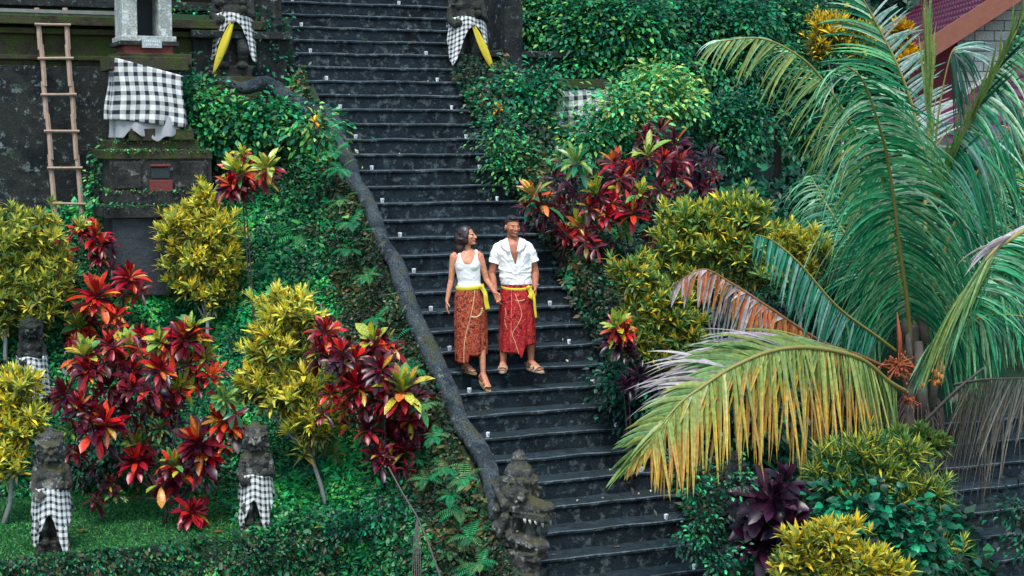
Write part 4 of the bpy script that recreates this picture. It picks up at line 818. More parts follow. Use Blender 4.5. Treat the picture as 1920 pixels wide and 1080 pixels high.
leafy('leafy_shrub', (590, 250), [(586, 232, 14, 12), (600, 250, 18, 12)], 'small green plant with yellow blossoms by the serpent neck on the left', 260, .10, TG+LG, 20.1, 'shrub', wid=.28)
for p_, lb, D_ in (((590, 225), 'yellow orange blossom beside the upper serpent body', 19.9), ((935, 200), 'yellow orange blossom at the right edge of the upper stairs', 21.9)):
    r = root('blossom', at(*p_, D_), lb, 'flower'); lm = LM(); rosettes(lm, np.array(r['_o']), [0, 0, 1.], 9, .12, .028, [(240, 190, 30)], [(236, 150, 20), (240, 200, 60)], K=4); lm.build('petals', 'leaf', r)
    off(MB().tube([np.array(r['_o']), np.array(r['_o'])-[0, 0, .25]], [.006, .008], 6), r).build('stem', 'dark_bark', r)
leafy('leafy_shrub', (690, 1010), [(700, 975, 50, 22), (640, 990, 50, 18), (740, 940, 24, 26)], 'low green hedge bush between the pale trunk and the serpent wall', 900, .06, DARKG+GREEN[:2], 17.0, 'shrub', clump=12, spread=.1)
leafy('leafy_shrub', (460, 900), [(450, 850, 50, 40), (520, 850, 40, 34), (560, 870, 50, 30), (640, 860, 50, 50)], 'low green bush behind the mid lawn guardian statue', 2600, .06, GREEN, 18.9, 'shrub', clump=12, spread=.1)
leafy('leafy_shrub', (180, 800), [(150, 870, 60, 40), (220, 850, 60, 50), (260, 800, 80, 60), (60, 840, 60, 40), (360, 880, 50, 36)], 'dark green bush behind the very large crimson croton', 3200, .07, DARKG+[(30, 24, 34)], 18.6, 'shrub')
leafy('leafy_shrub', (180, 420), [(190, 290, 14, 30), (182, 350, 14, 40), (230, 300, 30, 10)], 'thin green creeper growing on the tall wall beside the pedestal', 420, .06, TG, 20.7, 'shrub', clump=8, spread=.06)

# ferns
def fern(P, n, L, label, pal, lean):
    r = root('fern', P, label, 'fern', 'ferns on the mossy banks'); lm = LM(); P = np.array(P)
    for k in range(n):
        a = k*2.4+RS.uniform(-.3, .3); d = nrm(np.array([math.cos(a), math.sin(a), RS.uniform(.5, 1.2)])+np.array(lean)*.6); l = L*RS.uniform(.7, 1.15); c = P.copy(); m = 13; pts = []; T = []
        for i in range(m): pts.append(c.copy()); T.append(d.copy()); c = c+d*l/m; d = nrm(d+[0, 0, -.16])
        pts = np.array(pts); T = np.array(T); side = nrm(np.cross(T, [0, 0, 1.])); w_ = np.sin(np.pi*np.linspace(.12, .98, m))*l*.26; c_ = pick(pal, 1)[0]
        for s in (-1, 1): lm.blades(pts, side*s+T*.45, np.cross(side, T), w_, l*.022, c_, c_*1.1, K=3, mid=False, droop=.3, prof=NAR)
        lm.blades(P[None], np.array([pts[3]-P]), np.array([[0, 0, 1.]]), l*.9, .004, c_*.6, K=8, mid=False, droop=1.1)
    lm.build('fronds', 'leaf', r); return r
FP = [(24, 140, 84), (40, 150, 90), (30, 110, 70), (90, 140, 80), (60, 120, 60)]
fern_spots = [(742, 640), (770, 700), (800, 760), (820, 820), (836, 880), (845, 930), (870, 900), (860, 960), (880, 1010), (850, 1030), (900, 1060), (830, 1000), (655, 470), (690, 520), (705, 600), (720, 690), (640, 320), (628, 290), (660, 420), (640, 380), (780, 860), (800, 900), (610, 280), (880, 1070), (560, 450), (600, 440), (535, 255), (560, 270), (1130, 560), (1010, 470), (1150, 690), (1040, 500), (940, 330), (925, 230)]
where = ['by the', 'just under the', 'below the']
ords2 = ords+'sixteenth seventeenth eighteenth nineteenth twentieth twenty-first twenty-second twenty-third twenty-fourth twenty-fifth'.split()
cnt = {'l': 0, 'r': 0, 's': 0}
for i, (x, y) in enumerate(sorted(fern_spots, key=lambda q: -q[1])):
    if x > 900 and y < 800: P = rp(x, y, (-1, 0, 0), -1.42); P = P if 15 < depth(P) < 26 else ghit(x, y); lean = [-.6, -.6, 0]
    elif x < 615: P = ghit(x, y); lean = [-.2, -.8, 0]
    else: P = rp(x, y, (1, 0, 0), -1.62); lean = [-1, -.5, 0]
    big = 1.6 if (x, y) == (560, 450) else 1; zone = 'r' if (x > 900 and y < 800) else 's' if x < 615 else 'l'; wh = {'r': 'green fern on the right bank of the stairs, %s from the bottom', 's': 'small green fern on the slope below the serpent tail, %s from the bottom', 'l': 'green fern on the mossy bank left of the stone serpent, %s from the bottom'}[zone] % ords2[cnt[zone]]
    if big == 1: cnt[zone] += 1
    fern(P, rnd.randint(6, 9), (.24+.08*rnd.random())*big, 'large arching pale green fern on the slope below the small two-headed croton' if big > 1 else wh, FP, lean)

# fallen leaves and the bare snapped stem
for i, (x, y) in enumerate([(147, 997), (402, 1000), (692, 963), (560, 990), (590, 992)]):
    P = rp(x, y, (0, 0, 1), .17); r = root('fallen_leaf', P, ['fallen red leaf beside the left lawn guardian', 'fallen red leaf under the lowest crimson croton head', 'single fallen orange leaf near the pale croton trunk', 'fallen yellow leaf near the mid lawn guardian', 'fallen orange leaf at the lawn edge, right of the fallen yellow leaf'][i], 'leaf')
    lm = LM(); lm.blades(P+[0, 0, .012], [[1, .3, .1]], [[0, 0, 1.]], .12, .025, lin((190, 60, 40)) if i < 3 else lin((190, 160, 40)), K=5, droop=.15); lm.build('blade', 'leaf', r)
r = root('bare_stem', rp(800, 1060, (1, 0, 0), -1.9), 'bare bent stem with hanging dry roots at the bottom, left of the serpent head', 'branch')
m = MB(); m.tube([at(728, 875, 16.6), at(755, 925, 16.5), at(780, 965, 16.4), at(800, 1010, 16.3), at(825, 1080, 16.2), at(832, 1110, 16.2)], [.007, .008, .009, .010, .012, .012], 7); off(m, r).build('stem', 'bark', r, smooth=True)
m = MB()
for k in range(5): m.tube([at(782, 970, 16.4), at(776+k*3, 1010, 16.35), at(773+k*4, 1085+k*3, 16.3)], [.005, .006, .004], 5)
off(m, r).build('roots', 'bark', r)

# ------------------------------------------------------------------ coconut palm
TB = at(1722, 846, 19.); TB[2] = float(H(TB[0], TB[1]))-.1
palm = root('coconut_palm', TB, 'young coconut palm with huge drooping green, yellow and brown fronds on the right', 'palm tree')
top = at(1712, 600, 19.)
m = MB(); u = np.linspace(0, 1, 40); m.tube(TB[None]*(1-u[:, None])+(top*.97+.03*TB)[None]*u[:, None], (.20-.09*u)*(1+.08*np.sin(u*70)), 14); off(m, palm).build('trunk', 'palm_trunk', palm, smooth=True, nz=.02, nsc=9)
TEAL = [(20, 140, 90), (40, 150, 96), (90, 160, 110), (14, 110, 80), (120, 170, 120)]
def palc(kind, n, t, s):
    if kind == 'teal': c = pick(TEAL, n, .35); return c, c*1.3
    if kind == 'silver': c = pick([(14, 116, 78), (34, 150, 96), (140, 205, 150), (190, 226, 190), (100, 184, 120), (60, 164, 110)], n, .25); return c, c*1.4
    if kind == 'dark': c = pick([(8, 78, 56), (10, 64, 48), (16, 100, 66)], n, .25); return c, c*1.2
    if kind == 'white': c = pick([(170, 205, 190), (200, 225, 215), (130, 180, 160)], n, .1); return c, c*1.2
    if kind == 'blue': c = pick([(30, 140, 100), (90, 170, 150), (150, 190, 180)], n, .2); return c, pick([(20, 120, 80), (14, 100, 70)], n, .2)
    if kind == 'yel': c = pick([(150, 172, 84), (164, 176, 90), (130, 156, 84)], n, .15); return c, pick([(236, 160, 40), (236, 180, 50), (216, 136, 50), (220, 180, 80), (230, 146, 60)], n, .2)
    if kind == 'ygr': c = pick([(110, 150, 80), (140, 160, 80)], n, .15); return c, pick([(160, 160, 70), (110, 150, 90), (80, 140, 90)], n, .15)
    if kind == 'brown': c = pick([(176, 90, 34), (196, 112, 44), (150, 70, 34), (180, 120, 50)], n, .2); return c, pick([(210, 140, 80), (180, 110, 70), (206, 170, 130)], n, .15)
    if kind == 'dead': c = pick([(110, 100, 80), (90, 84, 74), (130, 124, 110)], n, .2); return c, pick([(150, 140, 126), (120, 110, 100), (170, 165, 150)], n, .2)
    if kind == 'pale': c = pick([(150, 140, 130), (190, 180, 180), (120, 112, 110)], n, .2); return c, pick([(200, 196, 200), (150, 140, 140)], n, .15)
def frond(ctrl, pieces, n=70, Lmax=.95, rach='rachis_green', r0=.028, lab=None, wf=.015, r1=.006):
    """ctrl: rachis control points (px,py,D); pieces: (side, t0, t1, length factor, dir in (right,up,toward camera), along, droop, palette)"""
    P = smooth_path([at(*c) for c in ctrl], 14); cum = np.r_[0, np.cumsum(np.linalg.norm(np.diff(P, axis=0), axis=1))]; tot = cum[-1]
    e = off(MB().tube(P, np.linspace(r0, r1, len(P)), 8), palm); rc = None; lm = LM()
    for (t0, t1, lf, dr, al, droop, pal) in pieces:
        k = max(int(n*(t1-t0)), 4); t = np.sort(np.clip(np.linspace(t0, t1, k)+RS.uniform(-.003, .003, k), 0, 1)); B = np.stack([np.interp(t*tot, cum, P[:, i]) for i in range(3)], 1)
        T = nrm(np.stack([np.interp(np.clip(t+.02, 0, 1)*tot, cum, P[:, i]) for i in range(3)], 1)-np.stack([np.interp(np.clip(t-.02, 0, 1)*tot, cum, P[:, i]) for i in range(3)], 1))
        d = dr[0]*Rt+dr[1]*Up-dr[2]*Fw; D_ = nrm(d+T*al+RS.normal(size=(k, 3))*(.13 if pal in ('brown', 'pale', 'dead') else .12)); prof_ = np.interp(t, [0, .12, .45, .8, 1], [.5, .85, 1, .72, .38]); Ls = Lmax*lf*prof_*RS.uniform(.74, 1.12, k)
        c0, c1 = palc(pal, k, t, 0); nn = nrm(np.cross(T, D_)+.25*rdir(k))
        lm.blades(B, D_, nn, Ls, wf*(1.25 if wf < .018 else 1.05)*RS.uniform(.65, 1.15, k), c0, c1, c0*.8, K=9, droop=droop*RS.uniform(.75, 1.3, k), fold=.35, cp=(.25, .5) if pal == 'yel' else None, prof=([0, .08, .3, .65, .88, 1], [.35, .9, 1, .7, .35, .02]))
    f = lm.build('frond', 'leaf_palm', palm); e.build('rachis', rach, f, smooth=True)
    if lab: f['label'] = lab
    return f
# background mass of the crown
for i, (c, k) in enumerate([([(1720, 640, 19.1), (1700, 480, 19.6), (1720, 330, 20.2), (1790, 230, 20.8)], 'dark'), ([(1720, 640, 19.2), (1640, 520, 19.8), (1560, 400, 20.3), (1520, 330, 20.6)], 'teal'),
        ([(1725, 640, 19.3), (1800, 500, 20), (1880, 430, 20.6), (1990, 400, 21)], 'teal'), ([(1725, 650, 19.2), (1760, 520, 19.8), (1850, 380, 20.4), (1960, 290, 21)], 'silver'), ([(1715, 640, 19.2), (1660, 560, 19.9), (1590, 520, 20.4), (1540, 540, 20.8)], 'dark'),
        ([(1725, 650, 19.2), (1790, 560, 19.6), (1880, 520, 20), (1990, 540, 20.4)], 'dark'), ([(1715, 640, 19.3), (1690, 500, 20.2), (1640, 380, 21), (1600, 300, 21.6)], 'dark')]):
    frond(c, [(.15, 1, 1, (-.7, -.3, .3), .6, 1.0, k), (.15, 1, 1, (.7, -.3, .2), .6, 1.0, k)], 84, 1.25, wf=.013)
# the big central frond
frond([(1708, 660, 18.9), (1700, 560, 18.6), (1690, 490, 18.4), (1667, 315, 17.9), (1644, 222, 17.5), (1617, 150, 17.2), (1584, 122, 16.9)],
      [(.12, .50, 1.15, (-.9, -.35, .25), .15, .75, 'teal'), (.45, 1, 1.35, (-.85, .0, .35), .25, 1.05, 'silver'), (.12, .50, 1.0, (.9, -.3, .2), .15, .7, 'teal'), (.45, .9, 1.3, (.9, .05, .3), .2, .95, 'silver')], 150, 1.25, 'rachis_green', .034, wf=.017)
frond([(1706, 650, 19.0), (1685, 520, 18.9), (1665, 400, 18.8), (1640, 300, 18.7)], [(.2, 1, 1, (-.8, -.6, .2), .0, .9, 'teal'), (.2, 1, 1, (.8, -.5, .1), .0, .9, 'teal')], 110, 1.15)
# top frond leaving the frame
frond([(1715, 600, 19.2), (1735, 420, 19.8), (1722, 250, 20.0), (1690, 140, 19.9), (1644, 46, 19.8), (1600, -30, 19.6), (1550, -90, 19.4)], [(.40, 1, 1.05, (-.9, .25, .2), .55, .35, 'silver'), (.45, .80, .50, (.9, .2, .2), .5, .15, 'white'), (.15, .42, .9, (-.9, -.2, .2), .4, .7, 'teal'), (.15, .45, .8, (.9, -.2, .2), .4, .7, 'teal')], 120, 1.2, wf=.015)
# left arching frond
frond([(1705, 640, 19.0), (1660, 400, 19.2), (1610, 260, 19.0), (1542, 150, 18.6), (1490, 100, 18.3), (1425, 72, 18.1), (1345, 78, 18.0)], [(.35, 1, 1, (-.5, -.55, .3), .25, .45, 'ygr'), (.35, 1, .8, (-.2, .45, -.3), .9, 1.0, 'silver')], 95, 1.1, wf=.016)
# upright spear
frond([(1742, 300, 19), (1742, 235, 19), (1738, 130, 19), (1733, 15, 18.9)], [(.0, .62, 1.15, (-.06, 1, .05), 1, .02, 'ygr'), (.0, .6, .9, (.1, 1, .02), 1, .02, 'ygr'), (.0, .4, 1, (.02, 1, .05), 1, .02, 'ygr')], 26, 1.1, 'rachis_green', .03, 'upright unopened yellow green frond', wf=.022)
# young drooping frond before the red wall
frond([(1750, 330, 18.6), (1757, 235, 18.4), (1768, 165, 18.3), (1782, 105, 18.2), (1792, 88, 18.2)], [(.93, 1, 1.6, (.6, -.55, .1), .2, .8, 'dark'), (.9, 1, 2.0, (.25, -1, .1), 0, .4, 'dark'), (.93, 1, 1.5, (.9, .2, .1), .2, .5, 'white')], 120, .95, 'rachis_green', .014)
# right folded frond
frond([(1715, 560, 18.7), (1745, 420, 18.2), (1790, 290, 17.8), (1860, 150, 17.5), (1930, 10, 17.4)], [(.3, .95, .62, (.6, .4, .1), 1.0, .15, 'dark'), (.3, .95, .6, (-.35, .1, .3), 1.3, .15, 'ygr'), (.55, 1, 1.0, (.7, -.6, .2), .3, .8, 'silver'), (.35, .8, .9, (.7, -.8, .2), .2, .8, 'blue')], 110, 1.1, 'rachis_green', .024)
frond([(1725, 620, 19), (1790, 420, 18.6), (1860, 280, 18.2), (1960, 180, 18)], [(.3, 1, 1.1, (.3, -.9, .2), .2, .6, 'teal'), (.3, 1, .55, (.9, .0, .2), .4, .6, 'silver')], 100, 1.2)
frond([(1725, 640, 19.2), (1800, 560, 19), (1870, 500, 18.8), (1960, 470, 18.6)], [(.1, 1, 1, (.2, -1, .2), .1, .3, 'teal'), (.2, 1, .9, (.5, .6, .2), .4, 1.0, 'teal')], 110, 1.2)
frond([(1725, 660, 19.1), (1790, 620, 18.9), (1860, 590, 18.7), (1960, 600, 18.6)], [(.3, 1, .8, (.1, -1, .1), .05, .3, 'teal'), (.2, 1, .6, (.3, -.9, .2), .1, .3, 'dark')], 110, 1.0)
# near right frond, folded over
frond([(1960, 410, 16.6), (1900, 445, 16.4), (1855, 480, 16.3), (1800, 560, 16.3), (1760, 625, 16.4), (1720, 680, 16.5)], [(.05, .75, .95, (-.45, -.75, .15), .8, .35, 'ygr'), (.1, .9, .85, (-.3, -.85, .1), .9, .2, 'teal'), (.05, .7, .9, (.75, -.1, .1), -.3, .8, 'silver'), (.0, .3, .5, (-.9, .05, .1), .3, .5, 'pale')], 120, 1.15, 'rachis_green', .03, wf=.018)
# teal frond above the brown one
frond([(1720, 690, 18.9), (1650, 635, 18.3), (1570, 575, 17.8), (1500, 495, 17.5), (1450, 452, 17.4), (1418, 440, 17.3)], [(.3, 1, .78, (-.55, -.8, .1), -.25, .35, 'blue'), (.3, .95, .55, (.0, -.6, -.5), -.2, .5, 'teal')], 105, 1.05, 'dead' if False else 'rachis_green', .02, wf=.014)
# brown dying frond
frond([(1700, 710, 18.7), (1620, 670, 18.2), (1540, 640, 17.8), (1440, 575, 17.5), (1370, 530, 17.4), (1318, 505, 17.3), (1270, 530, 17.3)], [(.28, .72, .66, (-.10, -1, .1), -.15, .25, 'brown'), (.6, 1, .8, (-.35, -.9, .1), .0, .45, 'pale'), (.5, 1, .7, (-.2, -.9, .3), .1, .5, 'brown'), (.6, 1, .3, (-.4, -.3, .2), .4, .5, 'pale')], 64, 1.0, 'rachis_brown', .024, 'brown dying frond with withered leaflets', wf=.017)
# big yellow front frond
frond([(1700, 735, 18.4), (1667, 716, 17.9), (1611, 672, 17.2), (1523, 652, 16.6), (1447, 658, 16.2), (1374, 688, 15.9), (1318, 724, 15.7), (1274, 757, 15.6), (1225, 815, 15.5), (1180, 868, 15.5)],
      [(.08, .3, .85, (.10, -1, .15), .1, .25, 'ygr'), (.22, .93, 1.2, (.06, -1, .15), .12, .18, 'yel'), (.45, 1, .55, (-.1, -1, .1), .6, .2, 'yel'), (.28, .70, .75, (-.95, .55, .1), .3, .30, 'ygr'), (.36, .80, .95, (-.95, .50, -.1), .3, .42, 'pale'), (.5, .95, .7, (-.95, .25, .1), .4, .3, 'ygr'), (.85, 1, .8, (-.8, -.5, .1), .6, .2, 'ygr')], 195, 1.12, 'rachis_green', .032, 'largest front frond, green at the midrib and orange yellow at the tips', wf=.023)
# grey dead frond at the right edge
frond([(1790, 722, 18.3), (1830, 714, 17.6), (1870, 710, 17.2), (1960, 708, 17.0)], [(.15, 1, 1.25, (-.12, -1, .05), -.05, .12, 'dead'), (.15, .9, 1.0, (-.3, -1, .1), -.05, .25, 'dead')], 60, 1.3, 'palm_trunk', .02, 'grey dead frond hanging straight down', wf=.008)
frond([(1735, 790, 18.2), (1790, 735, 17.9), (1845, 690, 17.7)], [(.5, .6, .3, (0, -1, 0), 0, .2, 'dead')], 20, .5, 'bark', .022, 'bare brown leaf stalk', r1=.014)
# leaf bases, spathe, fruit
for i, (a, b, c) in enumerate([((1700, 640), (1690, 560), .07), ((1735, 640), (1722, 560), .06), ((1745, 760), (1765, 640), .06), ((1708, 700), (1700, 600), .05), ((1730, 790), (1722, 640), .09)]):
    off(MB().tube([at(*a, 18.85), at((a[0]+b[0])/2, (a[1]+b[1])/2, 18.75), at(*b, 18.8)], [c, c*.8, c*.5], 9), palm).build('leaf_base', 'palm_trunk', palm, smooth=True, nz=.01)
off(MB().tube([at(1688, 672, 18.5), at(1686, 625, 18.5), at(1682, 585, 18.5)], [.035, .028, .006], 8), palm).build('spathe', 'orange_husk', palm, smooth=True)
for (x, y, rx, ry, n, mat, sz) in [(1684, 688, 36, 24, 90, 'orange_husk', .018), (1758, 708, 22, 18, 30, 'coconut_young', .034), (1760, 670, 10, 32, 22, 'coconut_young', .018), (1702, 752, 16, 12, 26, 'orange_husk', .015)]:
    m = MB(); c = at(x, y, 18.3); m.ell(c+Up*.02, .02)
    for k in range(n):
        a, b, d = RS.normal(size=3)*.5; p = c+Rt*a*rx/FPX*18.3+Up*b*ry/FPX*18.3+Fw*d*.1; m.ell(p, sz*RS.uniform(.6, 1.1)*np.array([.8, .8, 1.1]), nu=8, nv=6)
        m.tube([c+Up*.02, (c+p)/2+Up*.02, p, p+rdir(1)[0]*.05], [.008, .007, .004, .003], 5)
    off(m, palm).build('fruit_cluster', mat, palm, smooth=True)
m = MB()
for k in range(120):
    a = RS.uniform(0, 6.28); p = TB*(1-.45)+top*.45+np.array([math.cos(a)*.2, math.sin(a)*.2, RS.uniform(-.35, .2)]); m.tube([p, p+np.array([math.cos(a)*.1, math.sin(a)*.1, -.12]), p+np.array([math.cos(a)*.14, math.sin(a)*.14, -.35])], [.008, .007, .002], 5)
off(m, palm).build('fibre', 'fibre', palm)
# ------------------------------------------------------------------ the couple (frame: x to the right of the photo, -y towards the viewer, z up)
def rotz(a): c, s = math.cos(a), math.sin(a); return np.array([[c, -s, 0], [s, c, 0], [0, 0, 1.]])
def hand(m, w, d, pn, th, k=1., curl=.35):
    """w wrist, d pointing direction, pn palm normal (fingers curl that way), th thumb side"""
    w = np.array(w, float); d = nrm(np.array(d, float)); pn = nrm(np.array(pn, float)); th = nrm(np.array(th, float)-d*np.dot(th, d)); pn = nrm(pn-d*np.dot(pn, d))
    c = w+d*.05*k
    for s in (-.030, -.011, .009, .028): m.cap(w+th*s*.5*k, w+d*.088*k+th*s*k, .016*k, .0115*k, 8)
    for s, L in ((.030, .070), (.011, .079), (-.009, .074), (-.028, .057)):
        p = w+d*.088*k+th*s*k; a = curl; q = p
        for f, r in ((.42, .0092), (.32, .0084), (.26, .0074)):
            dd = d*math.cos(a)+pn*math.sin(a)+th*s*.6; n_ = q+nrm(dd)*L*f*k; m.cap(q, n_, r*k, r*.93*k, 7); q = n_; a += curl*1.1
    p = w+d*.022*k+th*.026*k; q = p+nrm(d*.55+th*.75+pn*.35)*.036*k; m.cap(p, q, .0125*k, .0105*k, 8); r_ = q+nrm(d*.85+th*.25+pn*.4)*.032*k; m.cap(q, r_, .0105*k, .0085*k, 8)
def head_parts(m, c, R, k=1., male=True):
    def L(p): return c+R@(np.array(p)*k)
    E_ = lambda p, r: m.ell(L(p), np.array(r)*k, R, 16, 10)
    E_((0, .018, .03), (.076, .094, .088)); E_((0, -.025, -.02), (.064, .066, .085)); E_((0, -.048, -.078), (.040 if male else .033, .036, .028)); E_((0, -.03, -.055), (.056 if male else .048, .052, .042))
    E_((0, -.070, .028), (.042, .018, .012)); m.cap(L((0, -.088, .015)), L((0, -.106, -.018)), .009*k, .013*k, 8); E_((.011, -.098, -.022), (.008, .009, .007)); E_((-.011, -.098, -.022), (.008, .009, .007))
    E_((0, -.088, -.046), (.023, .012, .0055)); E_((0, -.086, -.057), (.020, .012, .006)); E_((0, -.082, -.088), (.018, .014, .014))
    for s in (-1, 1):
        E_((s*.04, -.066, -.012), (.022, .018, .017)); E_((s*.078, .005, -.005), (.009, .018, .03)); E_((s*.030, -.074, .006), (.013, .010, .008))
def face_col(co, c, R, k, skin, male, base):
    q = (co-c)@R/k; col = base.copy(); x, y, z = q[:, 0], q[:, 1], q[:, 2]; hd = (np.abs(x) < .1) & (y < .0) & (z > -.12) & (z < .1)
    def put(msk, cc): col[msk & hd] = cc
    if male: put((z < -.028) & (y < .0) & ~((np.abs(x) < .02) & (z > -.066)) & (z > -.12) & (z < -.03-.25*(.045-np.abs(x)).clip(-.1, .02)), skin*.68)
    put((np.abs(z+.050) < (.0085 if male else .007)) & (np.abs(x) < .026) & (y < -.06), lin((196, 92, 88)))
    if male: put((np.abs(z+.050+.0*x) < .0032) & (np.abs(x) < .017) & (y < -.06), lin((225, 215, 205)))
    for s in (-1, 1):
        put((((x-s*.031)/.012)**2+((z-.006)/.0045)**2 < 1) & (y < -.05), lin((150, 105, 85))); put((((x-s*.031)/.0055)**2+((z-.006)/.0045)**2 < 1) & (y < -.05), lin((30, 18, 14)))
        put((np.abs(z-.0145) < .0022) & (np.abs(x-s*.031) < .010) & (y < -.05), lin((60, 34, 28)))
        put((np.abs(z-.027+.3*(np.abs(x)-.03).clip(0, 1)) < .003) & (np.abs(x-s*.033) < .013) & (y < -.05), lin((64, 40, 32)))
    return col
def lathe_path(P, RX, RY, yaw=0, seg=72, fold=None, per=1., a0=0):
    """rings of ellipses stacked along P; returns the ring grid and its UVs"""
    V = np.zeros((len(P), seg+1, 3)); U = np.zeros((len(P), seg+1, 2))
    for i in range(len(P)):
        for j in range(seg+1):
            a = -math.pi+2*math.pi*j/seg+a0; f = fold(i/(len(P)-1), a) if fold else 0
            V[i, j] = np.array(P[i])+rotz(yaw)@np.array([(RX[i]+f)*math.sin(a), -(RY[i]+f)*math.cos(a), 0]); U[i, j] = (a*.2*per, P[i][2]*per)
    return V, U
def interp_rings(keys, n):
    keys = np.array(keys, float); t = keys[:, 0]; u = np.linspace(t[0], t[-1], n); o = t if t[-1] > t[0] else t[::-1]
    return [np.interp(u, t, keys[:, c]) if t[-1] > t[0] else np.interp(u, t[::-1], keys[::-1, c]) for c in range(keys.shape[1])]
def torso(m, keys, yaw=0):
    z, x, y, rx, ry = interp_rings(keys, 26); V, _ = lathe_path(np.c_[x, y, z], rx, ry, yaw, 28); n, s = V.shape[:2]
    vs = V[:, :-1].reshape(-1, 3); s -= 1; fs = [(i*s+k, i*s+(k+1) % s, (i+1)*s+(k+1) % s, (i+1)*s+k) for i in range(n-1) for k in range(s)]+[list(range(s))[::-1], [(n-1)*s+k for k in range(s)]]
    m.add(vs, fs)
def foot(m, ank, toe, k=1.):
    ank, toe = np.array(ank, float), np.array(toe, float); d = nrm(toe-ank); h = nrm(np.array([d[0], d[1], 0])); sd = np.array([-h[1], h[0], 0]); heel = ank-h*.045*k-np.array([0, 0, .045*k])
    m.cap(heel, ank, .034*k, .036*k); 
    for s in (-.02, 0, .02): m.cap(ank+sd*s*.4*k-[0, 0, .01], toe-h*.055*k+sd*s*1.3*k+[0, 0, .014*k], .033*k, .019*k, 8)
    m.cap(heel, toe-h*.07*k+[0, 0, .004], .03*k, .022*k)
    for i, s in enumerate((-.034, -.017, 0, .016, .03)):
        p = toe-h*(.05)*k+sd*s*k+[0, 0, .012*k]; m.cap(p, p+h*(.045-.007*abs(i-1))*k-[0, 0, .003], .0105*k, .009*k, 7)
def sandal(r, ank, toe, mat, k=1., straps=2):
    ank, toe = np.array(ank, float), np.array(toe, float); h3 = nrm(toe-(ank-[0, 0, .07*k])); h = nrm(np.array([h3[0], h3[1], 0])); sd = np.array([-h[1], h[0], 0]); up = nrm(np.cross(h3, np.cross([0, 0, 1.], h3)))
    heel = ank-h*.075*k-np.array([0, 0, .085*k]); L = np.linalg.norm(toe-heel)+.02; V = []; n = 14
    for zz in (-.022, .0):
        for i in range(n):
            t = i/(n-1); w_ = .047*k*math.sin(math.pi*min(max(t, .03), .97))**.45*(.8+.25*t)
            for s in (-1, 1): V.append(heel+h3*L*t+sd*s*w_+up*zz)
    fs = []
    for b in (0, 2*n):
        for i in range(n-1): fs.append((b+2*i, b+2*i+1, b+2*i+3, b+2*i+2))
    for i in range(n-1):
        for s in (0, 1): fs.append((2*i+s, 2*i+2+s, 2*n+2*i+2+s, 2*n+2*i+s))
    fs += [(0, 1, 2*n+1, 2*n), (2*n-2, 2*n-1, 4*n-1, 4*n-2)]
    s_ = MB().add(V, fs).build('sandal', mat, r)
    for t in ((.50, .72) if straps == 2 else (.68,)):
        P = np.zeros((2, 11, 3)); c = heel+h3*L*t
        for j in range(11):
            a = math.pi*j/10
            for i in (0, 1): P[i, j] = c+h3*(i-.5)*(.038 if mat == 'sandal_tan' else .016)*k+sd*.050*k*math.cos(a)+up*(.006+(.062-.045*(t-.4)*2)*k*math.sin(a)**.7)
        MB().grid(P).build('strap', mat, s_, solid=.006)
    return s_
def arm(m, s, e, w, r, k=1.):
    s, e, w = map(np.array, (s, e, w)); m.cap(s, s+(e-s)*.45, r[0], r[1]); m.cap(s+(e-s)*.45, e, r[1], r[2]); m.cap(e, e+(w-e)*.3, r[2], r[3]); m.cap(e+(w-e)*.3, w, r[3], r[4])
def ribbon(r, pts, w0, mat, name, w1=None, tw=0, solid=.004, surf=None):
    P = smooth_path(pts, 6)
    if surf is not None:
        G = surf.reshape(-1, 3); G = G[G[:, 1] < -.02]
        for q in P:
            dd = (G[:, 0]-q[0])**2+(G[:, 2]-q[2])**2; k4 = np.argsort(dd)[:3]; q[1] = G[k4, 1].mean()-.004
        w0 *= .42; w1 = w0; solid = .0015
    n = len(P); w1 = w0 if w1 is None else w1; V = np.zeros((n, 4, 3)); T = nrm(np.gradient(P, axis=0))
    for i in range(n):
        sd = nrm(np.cross(T[i], [0, -1, 0])+1e-6); w_ = w0+(w1-w0)*i/(n-1)
        for j in range(4): V[i, j] = P[i]+sd*w_*(j-1.5)/1.5+np.array([0, (-.006*(j % 2)-.004*math.sin(i*.7+j))*(surf is None), 0])
    return MB().grid(V).build(name, mat, r, smooth=True, solid=solid)

